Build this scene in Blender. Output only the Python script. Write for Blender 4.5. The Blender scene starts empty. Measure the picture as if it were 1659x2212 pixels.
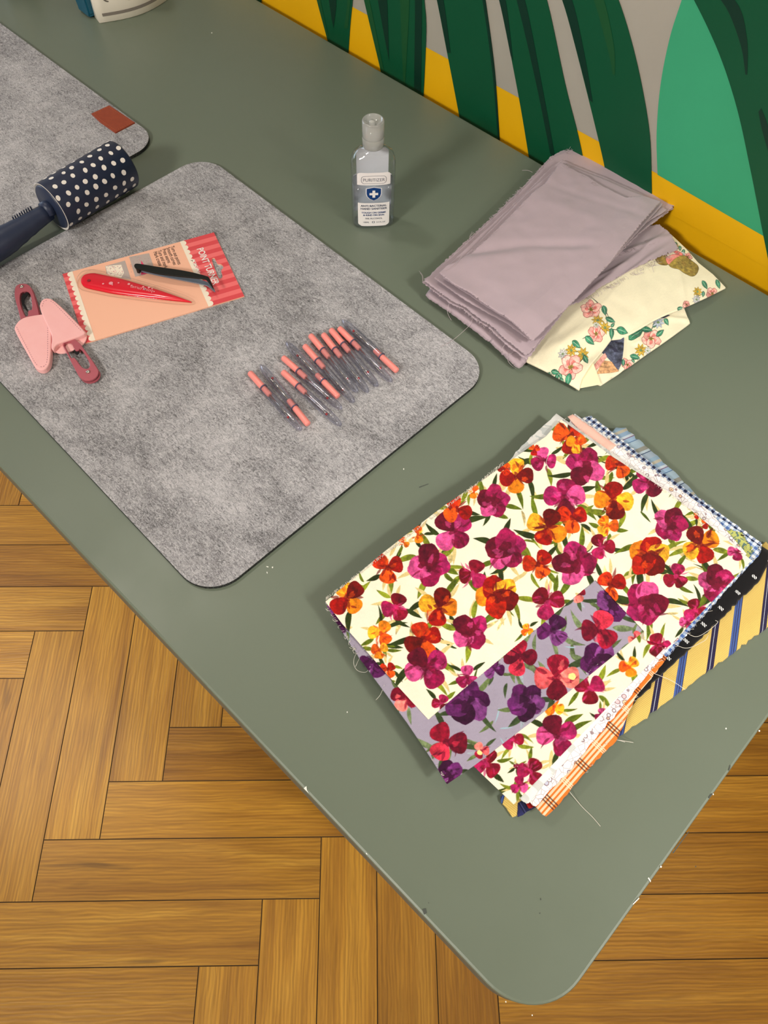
import bpy, bmesh, math, random
import numpy as np
from mathutils import Vector, Matrix

# ---------------------------------------------------------------- camera, light, exposure
SC = bpy.context.scene
S = 0.64                       # height of the lens above the table top, metres
TT = 0.75                      # table top height
F, PITCH, ROLL, YAW = 1673.52, 1.048255, 0.029142, -0.741623
CA, SA = math.cos(YAW), math.sin(YAW)
def w2(v):                     # survey frame (x right, y ahead) -> room frame (x along the table, y to the mural wall)
    return Vector((v[0]*CA + v[1]*SA, -v[0]*SA + v[1]*CA, v[2]))
fwd = Vector((0, math.cos(PITCH), -math.sin(PITCH)))
up0 = Vector((0, math.sin(PITCH), math.cos(PITCH)))
rt0 = Vector((1, 0, 0))
rt = rt0*math.cos(ROLL) + up0*math.sin(ROLL)
up = -rt0*math.sin(ROLL) + up0*math.cos(ROLL)
CR, CU, CF = w2(rt), w2(up), w2(fwd)
CAMP = Vector((0, 0, TT + S))
cam = bpy.data.cameras.new('camera')
cam.sensor_fit = 'HORIZONTAL'; cam.sensor_width = 36.0; cam.lens = 36.0*F/1659.0
cam.clip_start = 0.01; cam.clip_end = 50
camo = bpy.data.objects.new('camera', cam); SC.collection.objects.link(camo)
M = Matrix((CR, CU, -CF)).transposed().to_4x4(); M.translation = CAMP
camo.matrix_world = M
SC.camera = camo
SC.view_settings.view_transform = 'Standard'
try: SC.view_settings.look = 'None'
except Exception: pass
SC.view_settings.gamma = 1.0
SC.view_settings.use_curve_mapping = False
SC.view_settings.exposure = 0.14
SC.cycles.max_bounces = 10
SC.cycles.transparent_max_bounces = 12
SC.cycles.use_denoising = True
SC.cycles.caustics_refractive = False
SC.cycles.caustics_reflective = False

world = bpy.data.worlds.new('world'); SC.world = world; world.use_nodes = True
world.node_tree.nodes['Background'].inputs[0].default_value = (0.75, 0.85, 1.0, 1)
world.node_tree.nodes['Background'].inputs[1].default_value = 0.3

def area(name, loc, aim, size, power, col, sy=None, spread=180):
    l = bpy.data.lights.new(name, 'AREA'); l.energy = power; l.color = col; l.size = size
    if sy: l.shape = 'RECTANGLE'; l.size_y = sy
    else: l.shape = 'DISK'
    l.spread = math.radians(spread)
    o = bpy.data.objects.new(name, l); SC.collection.objects.link(o)
    o.location = loc
    d = Vector(aim) - Vector(loc)
    o.rotation_euler = d.to_track_quat('-Z', 'Y').to_euler()
    return o
WARM = (1.0, 0.925, 0.81); COOL = (0.70, 0.84, 1.0)
def spot(name, loc, aim, power, col, cone, radius, blend=1.0):
    l = bpy.data.lights.new(name, 'SPOT'); l.energy = power; l.color = col; l.spot_size = math.radians(cone); l.spot_blend = blend
    l.shadow_soft_size = radius
    o = bpy.data.objects.new(name, l); SC.collection.objects.link(o); o.location = loc
    o.rotation_euler = (Vector(aim)-Vector(loc)).to_track_quat('-Z', 'Y').to_euler()
spot('ceiling_spot', (1.75, 0.62, 2.66), (0.13, 0.46, 0.75), 225, (1.0, .965, .90), 27, .17)
area('ceiling_lamp_or_fill', (2.40, 0.15, 2.66), (-0.3, 0.35, 0.75), 0.20, 13, WARM)
area('ceiling_lamp_or_fill', (-1.45, 0.30, 2.66), (-0.6, 0.3, 0.75), 0.20, 7, WARM)
spot('ceiling_spot', (-1.60, -0.75, 2.66), (-1.10, 0.0, 0.0), 140, WARM, 32, .08)
area('ceiling_lamp_or_fill', (-0.2, -2.3, 2.62), (0.0, 0.8, 1.0), 0.55, 70, (1.0, .95, .86))  # unseen fill panel, added to brighten the mural wall
area('window_daylight', (-4.6, -0.6, 1.6), (0, 0.2, 0.75), 2.2, 36, COOL, 1.6)

# ---------------------------------------------------------------- survey: photograph frame -> room
def ray(px, py):
    return (CF + CR*((px-829.5)/F) - CU*((py-1106.0)/F))
def tp(px, py, z=0.0):         # point at height z above the table top
    r = ray(px, py); t = (z - S)/r.z
    return (r.x*t, r.y*t)
def wp(px, py, Y):             # point on the wall plane y=Y
    r = ray(px, py); t = Y/r.y
    return (r.x*t, CAMP.z + r.z*t)

# ---------------------------------------------------------------- helpers
def lin(c):
    return tuple(((x+0.055)/1.055)**2.4 if x > 0.04045 else x/12.92 for x in c)
def nlin(a):
    a = np.clip(a, 0, 1); return np.where(a > 0.04045, ((a+0.055)/1.055)**2.4, a/12.92)
def newmat(name, col=(.5, .5, .5), rough=.6, spec=.5, metal=0, **kw):
    m = bpy.data.materials.new(name); m.use_nodes = True
    b = m.node_tree.nodes['Principled BSDF']
    b.inputs['Base Color'].default_value = (*lin(col), 1)
    b.inputs['Roughness'].default_value = rough
    b.inputs['Specular IOR Level'].default_value = spec
    b.inputs['Metallic'].default_value = metal
    for k, v in kw.items(): b.inputs[k.replace('_', ' ')].default_value = v
    return m
class NT:
    def __init__(s, m): s.m = m; s.t = m.node_tree; s.b = s.t.nodes['Principled BSDF']
    def n(s, typ, **kw):
        nd = s.t.nodes.new(typ)
        for k, v in kw.items():
            if k.startswith('i_'):
                key = k[2:]; key = int(key) if key.isdigit() else key.replace('_', ' ')
                nd.inputs[key].default_value = v
            else: setattr(nd, k, v)
        return nd
    def l(s, a, b): s.t.links.new(a, b)
    def coord(s, kind='Object', scale=(1, 1, 1), rot=(0, 0, 0)):
        c = s.n('ShaderNodeTexCoord'); mp = s.n('ShaderNodeMapping')
        mp.inputs['Scale'].default_value = scale; mp.inputs['Rotation'].default_value = rot
        s.l(c.outputs[kind], mp.inputs['Vector']); return mp.outputs[0]
    def noise(s, vec, scale, detail=4, rough=.6, dist=0):
        n = s.n('ShaderNodeTexNoise'); n.inputs['Scale'].default_value = scale
        n.inputs['Detail'].default_value = detail; n.inputs['Roughness'].default_value = rough
        n.inputs['Distortion'].default_value = dist
        s.l(vec, n.inputs['Vector']); return n.outputs['Fac']
    def ramp(s, fac, stops, const=False):
        r = s.n('ShaderNodeValToRGB'); e = r.color_ramp.elements
        if const: r.color_ramp.interpolation = 'CONSTANT'
        while len(e) < len(stops): e.new(0.5)
        for i, (p, c) in enumerate(stops):
            e[i].position = p; e[i].color = (*lin(c), 1) if len(c) == 3 else c
        s.l(fac, r.inputs[0]); return r.outputs[0]
    def mix(s, fac, a, b, mode='MIX'):
        m = s.n('ShaderNodeMix', data_type='RGBA', blend_type=mode)
        for sock, v in ((m.inputs[0], fac), (m.inputs[6], a), (m.inputs[7], b)):
            if hasattr(v, 'links') or hasattr(v, 'is_linked'): s.l(v, sock)
            else: sock.default_value = v if isinstance(v, (int, float)) else ((*lin(v), 1) if len(v) == 3 else v)
        return m.outputs[2]
    def math(s, op, a, b=0.0, c=0.0):
        m = s.n('ShaderNodeMath', operation=op)
        for i, v in enumerate((a, b, c)):
            if hasattr(v, 'is_linked'): s.l(v, m.inputs[i])
            else: m.inputs[i].default_value = v
        return m.outputs[0]
    def bump(s, h, strength=.2, dist=.001):
        b = s.n('ShaderNodeBump'); b.inputs['Strength'].default_value = strength
        b.inputs['Distance'].default_value = dist
        s.l(h, b.inputs['Height']); s.l(b.outputs[0], s.b.inputs['Normal'])
    def col(s, c): s.l(c, s.b.inputs['Base Color'])

def thin_mat(name, tint=(1, 1, 1), ior=1.45, rough=.03, milky=0.0, mcol=(.9, .9, .92), edge=3.5, ecol=None):
    m = newmat(name, (1, 1, 1)); t = NT(m); out = t.t.nodes['Material Output']
    tr = t.n('ShaderNodeBsdfTransparent'); tr.inputs[0].default_value = (*tint, 1)
    gl = t.n('ShaderNodeBsdfGlossy'); gl.inputs['Roughness'].default_value = rough
    if ecol: gl.inputs['Color'].default_value = (*lin(ecol), 1)
    lw = t.n('ShaderNodeLayerWeight'); lw.inputs['Blend'].default_value = .5
    f0 = ((ior-1)/(ior+1))**2
    fac = t.math('ADD', f0, t.math('MULTIPLY', t.math('POWER', lw.outputs['Facing'], edge), .85))
    mx = t.n('ShaderNodeMixShader'); t.l(fac, mx.inputs[0])
    if milky:
        di = t.n('ShaderNodeBsdfTranslucent'); di.inputs[0].default_value = (*lin(mcol), 1)
        d2 = t.n('ShaderNodeBsdfDiffuse'); d2.inputs[0].default_value = (*lin(mcol), 1)
        md = t.n('ShaderNodeMixShader'); md.inputs[0].default_value = .5; t.l(di.outputs[0], md.inputs[1]); t.l(d2.outputs[0], md.inputs[2])
        m2 = t.n('ShaderNodeMixShader'); m2.inputs[0].default_value = milky; t.l(tr.outputs[0], m2.inputs[1]); t.l(md.outputs[0], m2.inputs[2])
        t.l(m2.outputs[0], mx.inputs[1])
    else: t.l(tr.outputs[0], mx.inputs[1])
    t.l(gl.outputs[0], mx.inputs[2]); t.l(mx.outputs[0], out.inputs[0]); return m
COL = SC.collection
def link(name, me, mats=(), parent=None, smooth=False):
    if mats and not isinstance(mats, (list, tuple)): mats = [mats]
    for m in mats: me.materials.append(m)
    o = bpy.data.objects.new(name, me); COL.objects.link(o)
    if parent is not None:
        o.parent = parent
        o.matrix_parent_inverse = Matrix.Translation(-parent.location) if parent.type == 'EMPTY' else Matrix.Identity(4)
    if smooth: me.polygons.foreach_set('use_smooth', [True]*len(me.polygons))
    return o
def tag(o, label, cat, group=None):
    o['label'] = label; o['category'] = cat
    if group: o['group'] = group
    return o
def struct(o): o['kind'] = 'structure'; return o
def thing(name, loc, label, cat, group=None):
    o = bpy.data.objects.new(name, None); COL.objects.link(o); o.location = loc
    o.empty_display_size = .02
    return tag(o, label, cat, group)
def pydata(name, v, f, mi=None):
    me = bpy.data.meshes.new(name); me.from_pydata([tuple(p) for p in v], [], [tuple(q) for q in f])
    if mi is not None: me.polygons.foreach_set('material_index', mi)
    me.update(); return me
def bm_mesh(name, bm):
    me = bpy.data.meshes.new(name); bmesh.ops.recalc_face_normals(bm, faces=bm.faces); bm.to_mesh(me); bm.free(); return me
def add_box(bm, c, s, rot=0, mi=0, bev=0):
    r = bmesh.ops.create_cube(bm, size=1)
    M = Matrix.Translation(c) @ Matrix.Rotation(rot, 4, 'Z') @ Matrix.Diagonal((*s, 1))
    bmesh.ops.transform(bm, matrix=M, verts=r['verts'])
    fs = {f for v in r['verts'] for f in v.link_faces}
    for f in fs: f.material_index = mi
    if bev:
        es = list({e for v in r['verts'] for e in v.link_edges})
        bmesh.ops.bevel(bm, geom=es, offset=bev, segments=3, profile=.5, affect='EDGES')
def prism(bm, outer, z0, z1, holes=(), bev=0.0, mi=0, seg=2):
    """polygon (world xy) extruded z0..z1, optional holes, bevelled top rim"""
    def ar(p): return sum(p[i-1][0]*p[i][1]-p[i][0]*p[i-1][1] for i in range(len(p)))
    tmp = bmesh.new(); es = []
    for loop in [outer, *holes]:
        vs = [tmp.verts.new((x, y, z1)) for x, y in loop]
        es += [tmp.edges.new((vs[i-1], vs[i])) for i in range(len(vs))]
    if holes:
        bmesh.ops.triangle_fill(tmp, edges=es, use_beauty=True)
    else:
        tmp.faces.new(tmp.verts)
    for f in tmp.faces:
        if f.normal.z < 0: f.normal_flip()
    top = list(tmp.faces)
    r = bmesh.ops.extrude_face_region(tmp, geom=top)
    nv = [g for g in r['geom'] if isinstance(g, bmesh.types.BMVert)]
    bmesh.ops.translate(tmp, verts=nv, vec=(0, 0, z0-z1))
    bmesh.ops.recalc_face_normals(tmp, faces=tmp.faces)
    if bev:
        be = []
        for e in tmp.edges:
            if len(e.link_faces) == 2 and e.verts[0].co.z > z1-1e-7 and e.verts[1].co.z > z1-1e-7:
                a, b = e.link_faces
                if abs(a.normal.z) < .5 or abs(b.normal.z) < .5: be.append(e)
        bmesh.ops.bevel(tmp, geom=be, offset=bev, segments=seg, profile=.5, affect='EDGES')
    me = bpy.data.meshes.new('t'); tmp.to_mesh(me); tmp.free()
    n0 = len(bm.faces); bm.from_mesh(me); bpy.data.meshes.remove(me)
    bm.faces.ensure_lookup_table()
    for f in bm.faces[n0:]: f.material_index = mi
def lathe(bm, prof, seg=32, M=Matrix.Identity(4), mi=0, sx=1, sy=1):
    rings = []
    for r, z in prof:
        if r < 1e-7: rings.append([bm.verts.new(M @ Vector((0, 0, z)))])
        else: rings.append([bm.verts.new(M @ Vector((sx*r*math.cos(2*math.pi*i/seg), sy*r*math.sin(2*math.pi*i/seg), z))) for i in range(seg)])
    for a, b in zip(rings, rings[1:]):
        for i in range(seg):
            j = (i+1) % seg
            if len(a) == 1 and len(b) == 1: continue
            if len(a) == 1: f = bm.faces.new((a[0], b[i], b[j]))
            elif len(b) == 1: f = bm.faces.new((a[i], a[j], b[0]))
            else: f = bm.faces.new((a[i], a[j], b[j], b[i]))
            f.material_index = mi; f.smooth = True
def tube(bm, pts, r, seg=6, mi=0, taper=None):
    pts = [Vector(p) for p in pts]; rings = []
    for i, p in enumerate(pts):
        d = (pts[min(i+1, len(pts)-1)] - pts[max(i-1, 0)]).normalized()
        a = d.cross(Vector((0, 0, 1)));
        if a.length < 1e-3: a = d.cross(Vector((1, 0, 0)))
        a.normalize(); b = d.cross(a)
        rr = r if taper is None else r*taper[i]
        rings.append([bm.verts.new(p + a*rr*math.cos(2*math.pi*k/seg) + b*rr*math.sin(2*math.pi*k/seg)) for k in range(seg)])
    for A, B in zip(rings, rings[1:]):
        for k in range(seg):
            f = bm.faces.new((A[k], A[(k+1) % seg], B[(k+1) % seg], B[k])); f.material_index = mi; f.smooth = True
    for R in (rings[0], rings[-1]):
        f = bm.faces.new(R); f.material_index = mi
def rounded(x0, y0, x1, y1, r, n=10):
    pts = []
    for cx, cy, a in ((x1-r, y1-r, 0), (x0+r, y1-r, 90), (x0+r, y0+r, 180), (x1-r, y0+r, 270)):
        for k in range(n+1):
            t = math.radians(a + 90*k/n); pts.append((cx+r*math.cos(t), cy+r*math.sin(t)))
    return pts
def smoothpoly(pts, it=2):
    for _ in range(it):
        q = []
        for i in range(len(pts)):
            a, b = pts[i], pts[(i+1) % len(pts)]
            q += [(a[0]*.75+b[0]*.25, a[1]*.75+b[1]*.25), (a[0]*.25+b[0]*.75, a[1]*.25+b[1]*.75)]
        pts = q
    return pts
def text_bm(bm, txt, size, place, mi=0, align='LEFT', extrude=0.0, spacing=1.0, xs=1.0, bold=0.0):
    """text as filled outlines; place(x,y)->Vector"""
    c = bpy.data.curves.new('t', 'FONT'); c.body = txt; c.size = size; c.align_x = align
    c.space_character = spacing; c.resolution_u = 3; c.offset = bold
    o = bpy.data.objects.new('t', c); COL.objects.link(o)
    dg = bpy.context.evaluated_depsgraph_get()
    me = bpy.data.meshes.new_from_object(o.evaluated_get(dg))
    bpy.data.objects.remove(o); bpy.data.curves.remove(c)
    for v in me.vertices: v.co = place(v.co.x*xs, v.co.y)
    n0 = len(bm.faces); bm.from_mesh(me); bpy.data.meshes.remove(me)
    bm.faces.ensure_lookup_table()
    for f in bm.faces[n0:]: f.material_index = mi
rng = random.Random(7)
# ---------------------------------------------------------------- room shell
TY0, TY1, TX1, TX0 = 0.04555, 0.7878, 0.1167, -2.05
WALLY = TY1 + 0.022
CEIL = 2.75
# floor: herringbone planks, one mesh, print in the material
def wood_mat():
    m = newmat('oak_planks', (.6, .42, .2), .42, .45); t = NT(m)
    uv = t.n('ShaderNodeUVMap'); uv.uv_map = 'grain'
    at = t.n('ShaderNodeAttribute'); at.attribute_name = 'tone'; tone = at.outputs['Fac']
    cmb = t.n('ShaderNodeCombineXYZ'); t.l(t.math('MULTIPLY', tone, 37.0), cmb.inputs[2])
    va = t.n('ShaderNodeVectorMath', operation='ADD'); t.l(uv.outputs[0], va.inputs[0]); t.l(cmb.outputs[0], va.inputs[1])
    def mp(sx, sy):
        k = t.n('ShaderNodeMapping'); k.inputs['Scale'].default_value = (sx, sy, 1); t.l(va.outputs[0], k.inputs[0]); return k.outputs[0]
    n1 = t.noise(mp(2.2, 24), 1.0, 3, .55, .9)
    w = t.n('ShaderNodeTexWave', wave_type='BANDS', bands_direction='Y'); w.inputs['Scale'].default_value = 9
    w.inputs['Distortion'].default_value = 9; w.inputs['Detail'].default_value = 3; w.inputs['Detail Scale'].default_value = .9
    t.l(mp(1.4, 6), w.inputs[0])
    fine = t.noise(mp(7, 300), 1.0, 3, .6, .25)
    base = t.ramp(n1, [(.25, (.60, .41, .12)), (.5, (.73, .53, .17)), (.75, (.82, .625, .24))])
    base = t.mix(t.math('MULTIPLY', w.outputs['Fac'], .35), base, (.52, .345, .14))
    streak = t.ramp(fine, [(.40, (.50, .46, .42, 1)), (.56, (1, 1, 1, 1))])
    base = t.mix(.42, base, streak, 'MULTIPLY')
    # knots and dark cracks
    kn = t.noise(mp(3.2, 17), 1.0, 2, .5, 1.2)
    kf = t.ramp(kn, [(.70, (0, 0, 0, 1)), (.80, (1, 1, 1, 1))])
    base = t.mix(t.math('MULTIPLY', kf, .55), base, (.27, .17, .07))
    tn = t.ramp(tone, [(0, (.62, .54, .48, 1)), (.25, (.82, .78, .74, 1)), (.6, (.93, .92, .90, 1)), (1, (1.08, 1.08, 1.05, 1))])
    base = t.mix(1.0, base, tn, 'MULTIPLY')
    t.col(base)
    t.bump(t.math('ADD', t.math('MULTIPLY', fine, .7), t.math('MULTIPLY', w.outputs['Fac'], .3)), .35, .0006)
    return m
WOOD = wood_mat()
GROOVE = newmat('plank_groove', (.26, .18, .09), .8)
HW = S/ (15.146768)*0 + (TT + S)/15.146768          # plank width from the survey
u0, v0, FY = -1.894435, 8.915694, 0.037143
def floor_pt(u, v):            # lattice -> room xy (u to the right, v nearer)
    a = u + u0; b = v0 - v
    x = (a*math.cos(FY) - b*math.sin(FY))*HW; y = (a*math.sin(FY) + b*math.cos(FY))*HW
    return (x*CA + y*SA, -x*SA + y*CA)
verts, faces, uvs, tones = [], [], [], []
RX0, RX1, RY0 = -4.7, 3.2, -3.4
pr = random.Random(11)
def plank(ua, va, ub, vb, horiz):
    g = .009
    c = floor_pt((ua+ub)/2, (va+vb)/2)
    if not (RX0-.05 < c[0] < RX1+.05 and RY0-.05 < c[1] < WALLY+.12): return
    i = len(verts)
    for (u, v) in ((ua+g, va+g), (ub-g, va+g), (ub-g, vb-g), (ua+g, vb-g)):
        x, y = floor_pt(u, v);         verts.append((x, y, 0.0))
    faces.append((i, i+3, i+2, i+1))
    ox, oy = pr.random()*30, pr.random()*30
    L = [(0, 0), (ub-ua, 0), (ub-ua, vb-va), (0, vb-va)]
    for k in (0, 3, 2, 1):
        a, b = L[k]
        if not horiz: a, b = b, a
        uvs.append((ox + a*HW, oy + b*HW))
    tones.append(pr.random())
for v in range(-60, 70):
    for k in range(-9, 10): plank(3-v+10*k, v, 8-v+10*k, v+1, True)
for u in range(-60, 70):
    for k in range(-9, 10): plank(u, 8-u+10*k, u+1, 13-u+10*k, False)
nb = len(verts)
verts += [(RX0, RY0, -.0012), (RX1, RY0, -.0012), (RX1, WALLY, -.0012), (RX0, WALLY, -.0012)]
faces.append((nb, nb+1, nb+2, nb+3)); uvs += [(0, 0)]*4; tones.append(0)
me = pydata('floor', verts, faces, [0]*(len(faces)-1)+[1])
uvl = me.uv_layers.new(name='grain'); uvl.data.foreach_set('uv', np.array(uvs, 'f').ravel())
at = me.attributes.new('tone', 'FLOAT', 'FACE'); at.data.foreach_set('value', np.array(tones, 'f'))
struct(link('floor', me, [WOOD, GROOVE]))

# walls
def paint_mat(name, c, rough=.55):
    m = newmat(name, c, rough, .35); t = NT(m); v = t.coord('Object')
    n = t.noise(v, 3.0, 5, .6); t.col(t.mix(t.ramp(n, [(.35, (0, 0, 0, 1)), (.7, (1, 1, 1, 1))]), c, tuple(x*.93 for x in c)))
    t.bump(t.noise(v, 420, 3, .6), .12, .0006); return m
P_GREY = paint_mat('mural_grey_paint', (.70, .68, .64))
P_YEL = paint_mat('mural_yellow_paint', (.97, .74, .02))
P_GRN = paint_mat('mural_dark_green_paint', (.012, .325, .205), .45)
P_GRD = paint_mat('mural_deep_green_paint', (.008, .20, .145), .45)
P_GRL = paint_mat('mural_mid_green_paint', (.09, .33, .18), .45)
P_MINT = paint_mat('mural_mint_paint', (.24, .68, .50))
WHITE = paint_mat('white_wall_paint', (.86, .84, .80), .7)
vv, ff, mm = [], [], []
def wpoly(pts, off, mi):
    i = len(vv); vv.extend([(x, WALLY - off, z) for x, z in pts]); ff.append(tuple(range(i, i+len(pts)))); mm.append(mi)
vv += [(RX0, WALLY, 0), (RX1, WALLY, 0), (RX1, WALLY, CEIL), (RX0, WALLY, CEIL)]; ff.append((0, 1, 2, 3)); mm.append(0)
W = lambda px, py: wp(px, py, WALLY)
def leaf(left, right, off, mi, sm=True):
    pts = left + right[::-1]
    wpoly([W(*p) for p in pts], off, mi)
ztop = sum(W(*p)[1] for p in ((971, 126), (1123, 207), (1411, 371), (1646, 507)))/4
# yellow band along the wall
wpoly([(RX0, ztop-.62), (RX1, ztop-.62), (RX1, ztop), (RX0, ztop)], .0004, 1)
def dense(pl, n=6):            # smooth a polyline
    a = np.array(pl, float); t = np.r_[0, np.cumsum(np.hypot(*np.diff(a, axis=0).T))]
    out = []
    for i in range(len(a)-1):
        p0, p1, p2, p3 = a[max(i-1, 0)], a[i], a[i+1], a[min(i+2, len(a)-1)]
        for k in range(n):
            s = k/n; out.append(tuple(.5*((2*p1)+(-p0+p2)*s+(2*p0-5*p1+4*p2-p3)*s*s+(-p0+3*p1-3*p2+p3)*s**3)))
    out.append(tuple(a[-1])); return out
# mint pointed leaf
leaf(dense([(1530, -190), (1497, -80), (1473, 0), (1448, 79), (1428, 179), (1419, 285), (1421, 377)]),
     dense([(1545, -190), (1560, -80), (1590, 20), (1640, 150), (1670, 300), (1680, 430), (1680, 527)]), .0006, 5)
wpoly([W(1410, 371), W(1700, 538), W(1700, 600), W(1410, 440)], .0008, 1)
LV = [
 ([(655, -140), (672, -60), (686, 0), (709, 89), (716, 125)], [(768, -140), (766, -60), (763, 0), (758, 53), (754, 113), (753, 150)]),
 ([(760, -140), (775, -60), (788, 0), (805, 66), (824, 156), (832, 200)], [(905, -140), (913, -60), (918, 0), (922, 66), (916, 209), (913, 250)]),
 ([(915, -140), (930, -60), (945, 0), (967, 113), (994, 255), (1000, 300)], [(1025, -140), (1040, -60), (1050, 0), (1070, 152), (1081, 306), (1084, 350)]),
 ([(1030, -140), (1058, -60), (1080, 0), (1120, 199), (1144, 341), (1152, 390)], [(1120, -140), (1155, -60), (1183, 0), (1222, 179), (1252, 298), (1266, 372), (1275, 440)]),
 ([(1150, -140), (1186, -60), (1216, 0), (1249, 119), (1295, 305), (1310, 375), (1318, 430)], [(1275, -140), (1310, -60), (1338, 0), (1365, 86), (1388, 185), (1405, 291), (1409, 397), (1409, 460)]),
 ([(1420, -140), (1462, -60), (1501, 0), (1554, 113), (1593, 232), (1622, 364), (1650, 507), (1662, 570), (1672, 650)], [(1760, -140), (1800, -60), (1830, 0), (1850, 113), (1880, 232), (1900, 364), (1920, 507), (1930, 600), (1940, 690)]),
 ([(520, -60), (530, -40), (540, -20), (545, 10)], [(563, -60), (565, -40), (566, 0), (566, 30)]),
]
def tipped(pl, pr_, up_=.42, dn=.10):
    L = [W(*q) for q in dense(pl)]; R = [W(*q) for q in dense(pr_)]
    def ext(A, B, a2, b2, d, n=10):   # carry both edges on to a shared point
        da = (A[0]-a2[0], A[1]-a2[1]); db = (B[0]-b2[0], B[1]-b2[1])
        la = math.hypot(*da); lb = math.hypot(*db); ux, uz = (da[0]/la+db[0]/lb)/2, (da[1]/la+db[1]/lb)/2
        tip = ((A[0]+B[0])/2+ux*d, (A[1]+B[1])/2+uz*d); oa, ob = [], []
        for k in range(1, n+1):
            s = k/n; w = math.cos(s*math.pi/2)**.9 if s < 1 else 0
            c = ((A[0]+B[0])/2+ux*d*s, (A[1]+B[1])/2+uz*d*s); h = ((A[0]-B[0])/2*w, (A[1]-B[1])/2*w)
            oa.append((c[0]+h[0], c[1]+h[1])); ob.append((c[0]-h[0], c[1]-h[1]))
        return oa, ob
    ta, tb_ = ext(L[0], R[0], L[3], R[3], up_); ba, bb = ext(L[-1], R[-1], L[-4], R[-4], dn)
    return ta[::-1]+L+ba+bb[::-1]+R[::-1]+tb_
for i, (l, r) in enumerate(LV):
    if i == 6: leaf(dense(l), dense(r), .0012, 2)
    else: wpoly(tipped(l, r, (.30, .38, .45, .50, .55, .60)[i]), .0012+.00002*i, 2)
# brush strokes of other greens inside the leaves
ST = [
 ([(672, -60), (686, 0), (709, 86)], [(684, -60), (694, 0), (714, 92)], 4), ([(750, -60), (752, 0), (745, 60)], [(757, -60), (758, 0), (753, 60)], 4),
 ([(700, -60), (712, 0), (718, 40)], [(716, -60), (728, 0), (722, 60)], 3),
 ([(775, -60), (788, 0), (824, 152)], [(785, -60), (800, 0), (832, 158)], 4), ([(812, -60), (818, 0), (838, 110)], [(832, -60), (838, 0), (842, 130)], 3),
 ([(862, -60), (866, 0), (872, 165)], [(880, -60), (886, 0), (876, 190)], 4), ([(893, -60), (898, 0), (896, 190)], [(909, -60), (913, 0), (911, 200)], 3),
 ([(931, -60), (946, 0), (968, 113)], [(945, -60), (960, 0), (975, 113)], 3), ([(1030, -60), (1044, 0), (1065, 152), (1077, 300)], [(1040, -60), (1050, 0), (1070, 152), (1081, 304)], 3),
 ([(1058, -60), (1080, 0), (1105, 120)], [(1072, -60), (1094, 0), (1110, 130)], 3), ([(1095, -60), (1118, 0), (1160, 180), (1190, 330)], [(1110, -60), (1136, 0), (1172, 180), (1202, 345)], 3),
 ([(1186, -60), (1217, 0), (1250, 119), (1275, 215)], [(1205, -60), (1238, 0), (1265, 119), (1282, 220)], 3), ([(1255, -60), (1285, 0), (1318, 119), (1325, 160)], [(1280, -60), (1307, 0), (1328, 100), (1330, 160)], 4),
 ([(1480, -60), (1560, 0), (1600, 90), (1612, 160)], [(1500, -60), (1590, 0), (1615, 80), (1616, 160)], 3), ([(1640, 240), (1648, 280), (1662, 330)], [(1646, 232), (1660, 270), (1672, 330)], 3),
]
for l, r, mi in ST: leaf(dense(l), dense(r), .0016, mi)
me = pydata('wall_back', vv, ff, mm)
struct(link('wall_back', me, [P_GREY, P_YEL, P_GRN, P_GRD, P_GRL, P_MINT]))
def wallbox(name, lo, hi, m=WHITE):
    bm = bmesh.new(); add_box(bm, [(a+b)/2 for a, b in zip(lo, hi)], [b-a for a, b in zip(lo, hi)])
    return struct(link(name, bm_mesh(name, bm), m))
wallbox('wall_right', (RX1, RY0-.1, 0), (RX1+.1, WALLY, CEIL))
wallbox('wall_front', (RX0, RY0-.1, 0), (RX1, RY0, CEIL))
# left wall with a window opening
wallbox('wall_left', (RX0-.1, RY0-.1, 0), (RX0, WALLY, .7))
wallbox('wall_left', (RX0-.1, RY0-.1, 2.5), (RX0, WALLY, CEIL))
wallbox('wall_left', (RX0-.1, RY0-.1, .7), (RX0, -2.2, 2.5))
wallbox('ceiling', (RX0-.1, RY0-.1, CEIL), (RX1+.1, WALLY, CEIL+.1))

# ---------------------------------------------------------------- table
TABM = newmat('sage_table_paint', (.412, .452, .395), .38, .5); t = NT(TABM); v = t.coord('Object')
n = t.noise(v, 2.2, 4, .6); t.col(t.mix(n, (.405, .445, .387), (.422, .46, .403)))
r = t.ramp(t.noise(v, 9, 4, .6), [(.3, (.34, .34, .34, 1)), (.75, (.46, .46, .46, 1))]); t.l(r, t.b.inputs['Roughness'])
t.bump(t.noise(v, 260, 3, .5), .06, .0005)
CHIP = newmat('white_chipped_undercoat', (.93, .93, .90), .7)
SCUFF = newmat('dark_scuff', (.28, .30, .28), .7)
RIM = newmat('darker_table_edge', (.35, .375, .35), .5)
def table_outline(r=.047, n=14):
    pts = []
    for cx, cy, a, rr in ((TX1-.02, TY1-.02, 0, .02), (TX0+.02, TY1-.02, 90, .02), (TX0+r, TY0+r, 180, r), (TX1-r, TY0+r, 270, r)):
        for k in range(n+1):
            q = math.radians(a+90*k/n); pts.append((cx+rr*math.cos(q), cy+rr*math.sin(q)))
    return pts
table = thing('work_table', (TX1-.6, .42, 0), 'long sage green painted worktable with rounded corner and chipped edge', 'table')
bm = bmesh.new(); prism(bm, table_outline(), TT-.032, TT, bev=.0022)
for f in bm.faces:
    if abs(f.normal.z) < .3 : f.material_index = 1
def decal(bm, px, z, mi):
    pts = [tp(*p) for p in px]
    f = bm.faces.new([bm.verts.new((x, y, TT+z)) for x, y in pts]); f.material_index = mi
    if f.normal.z < 0: f.normal_flip()
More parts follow.
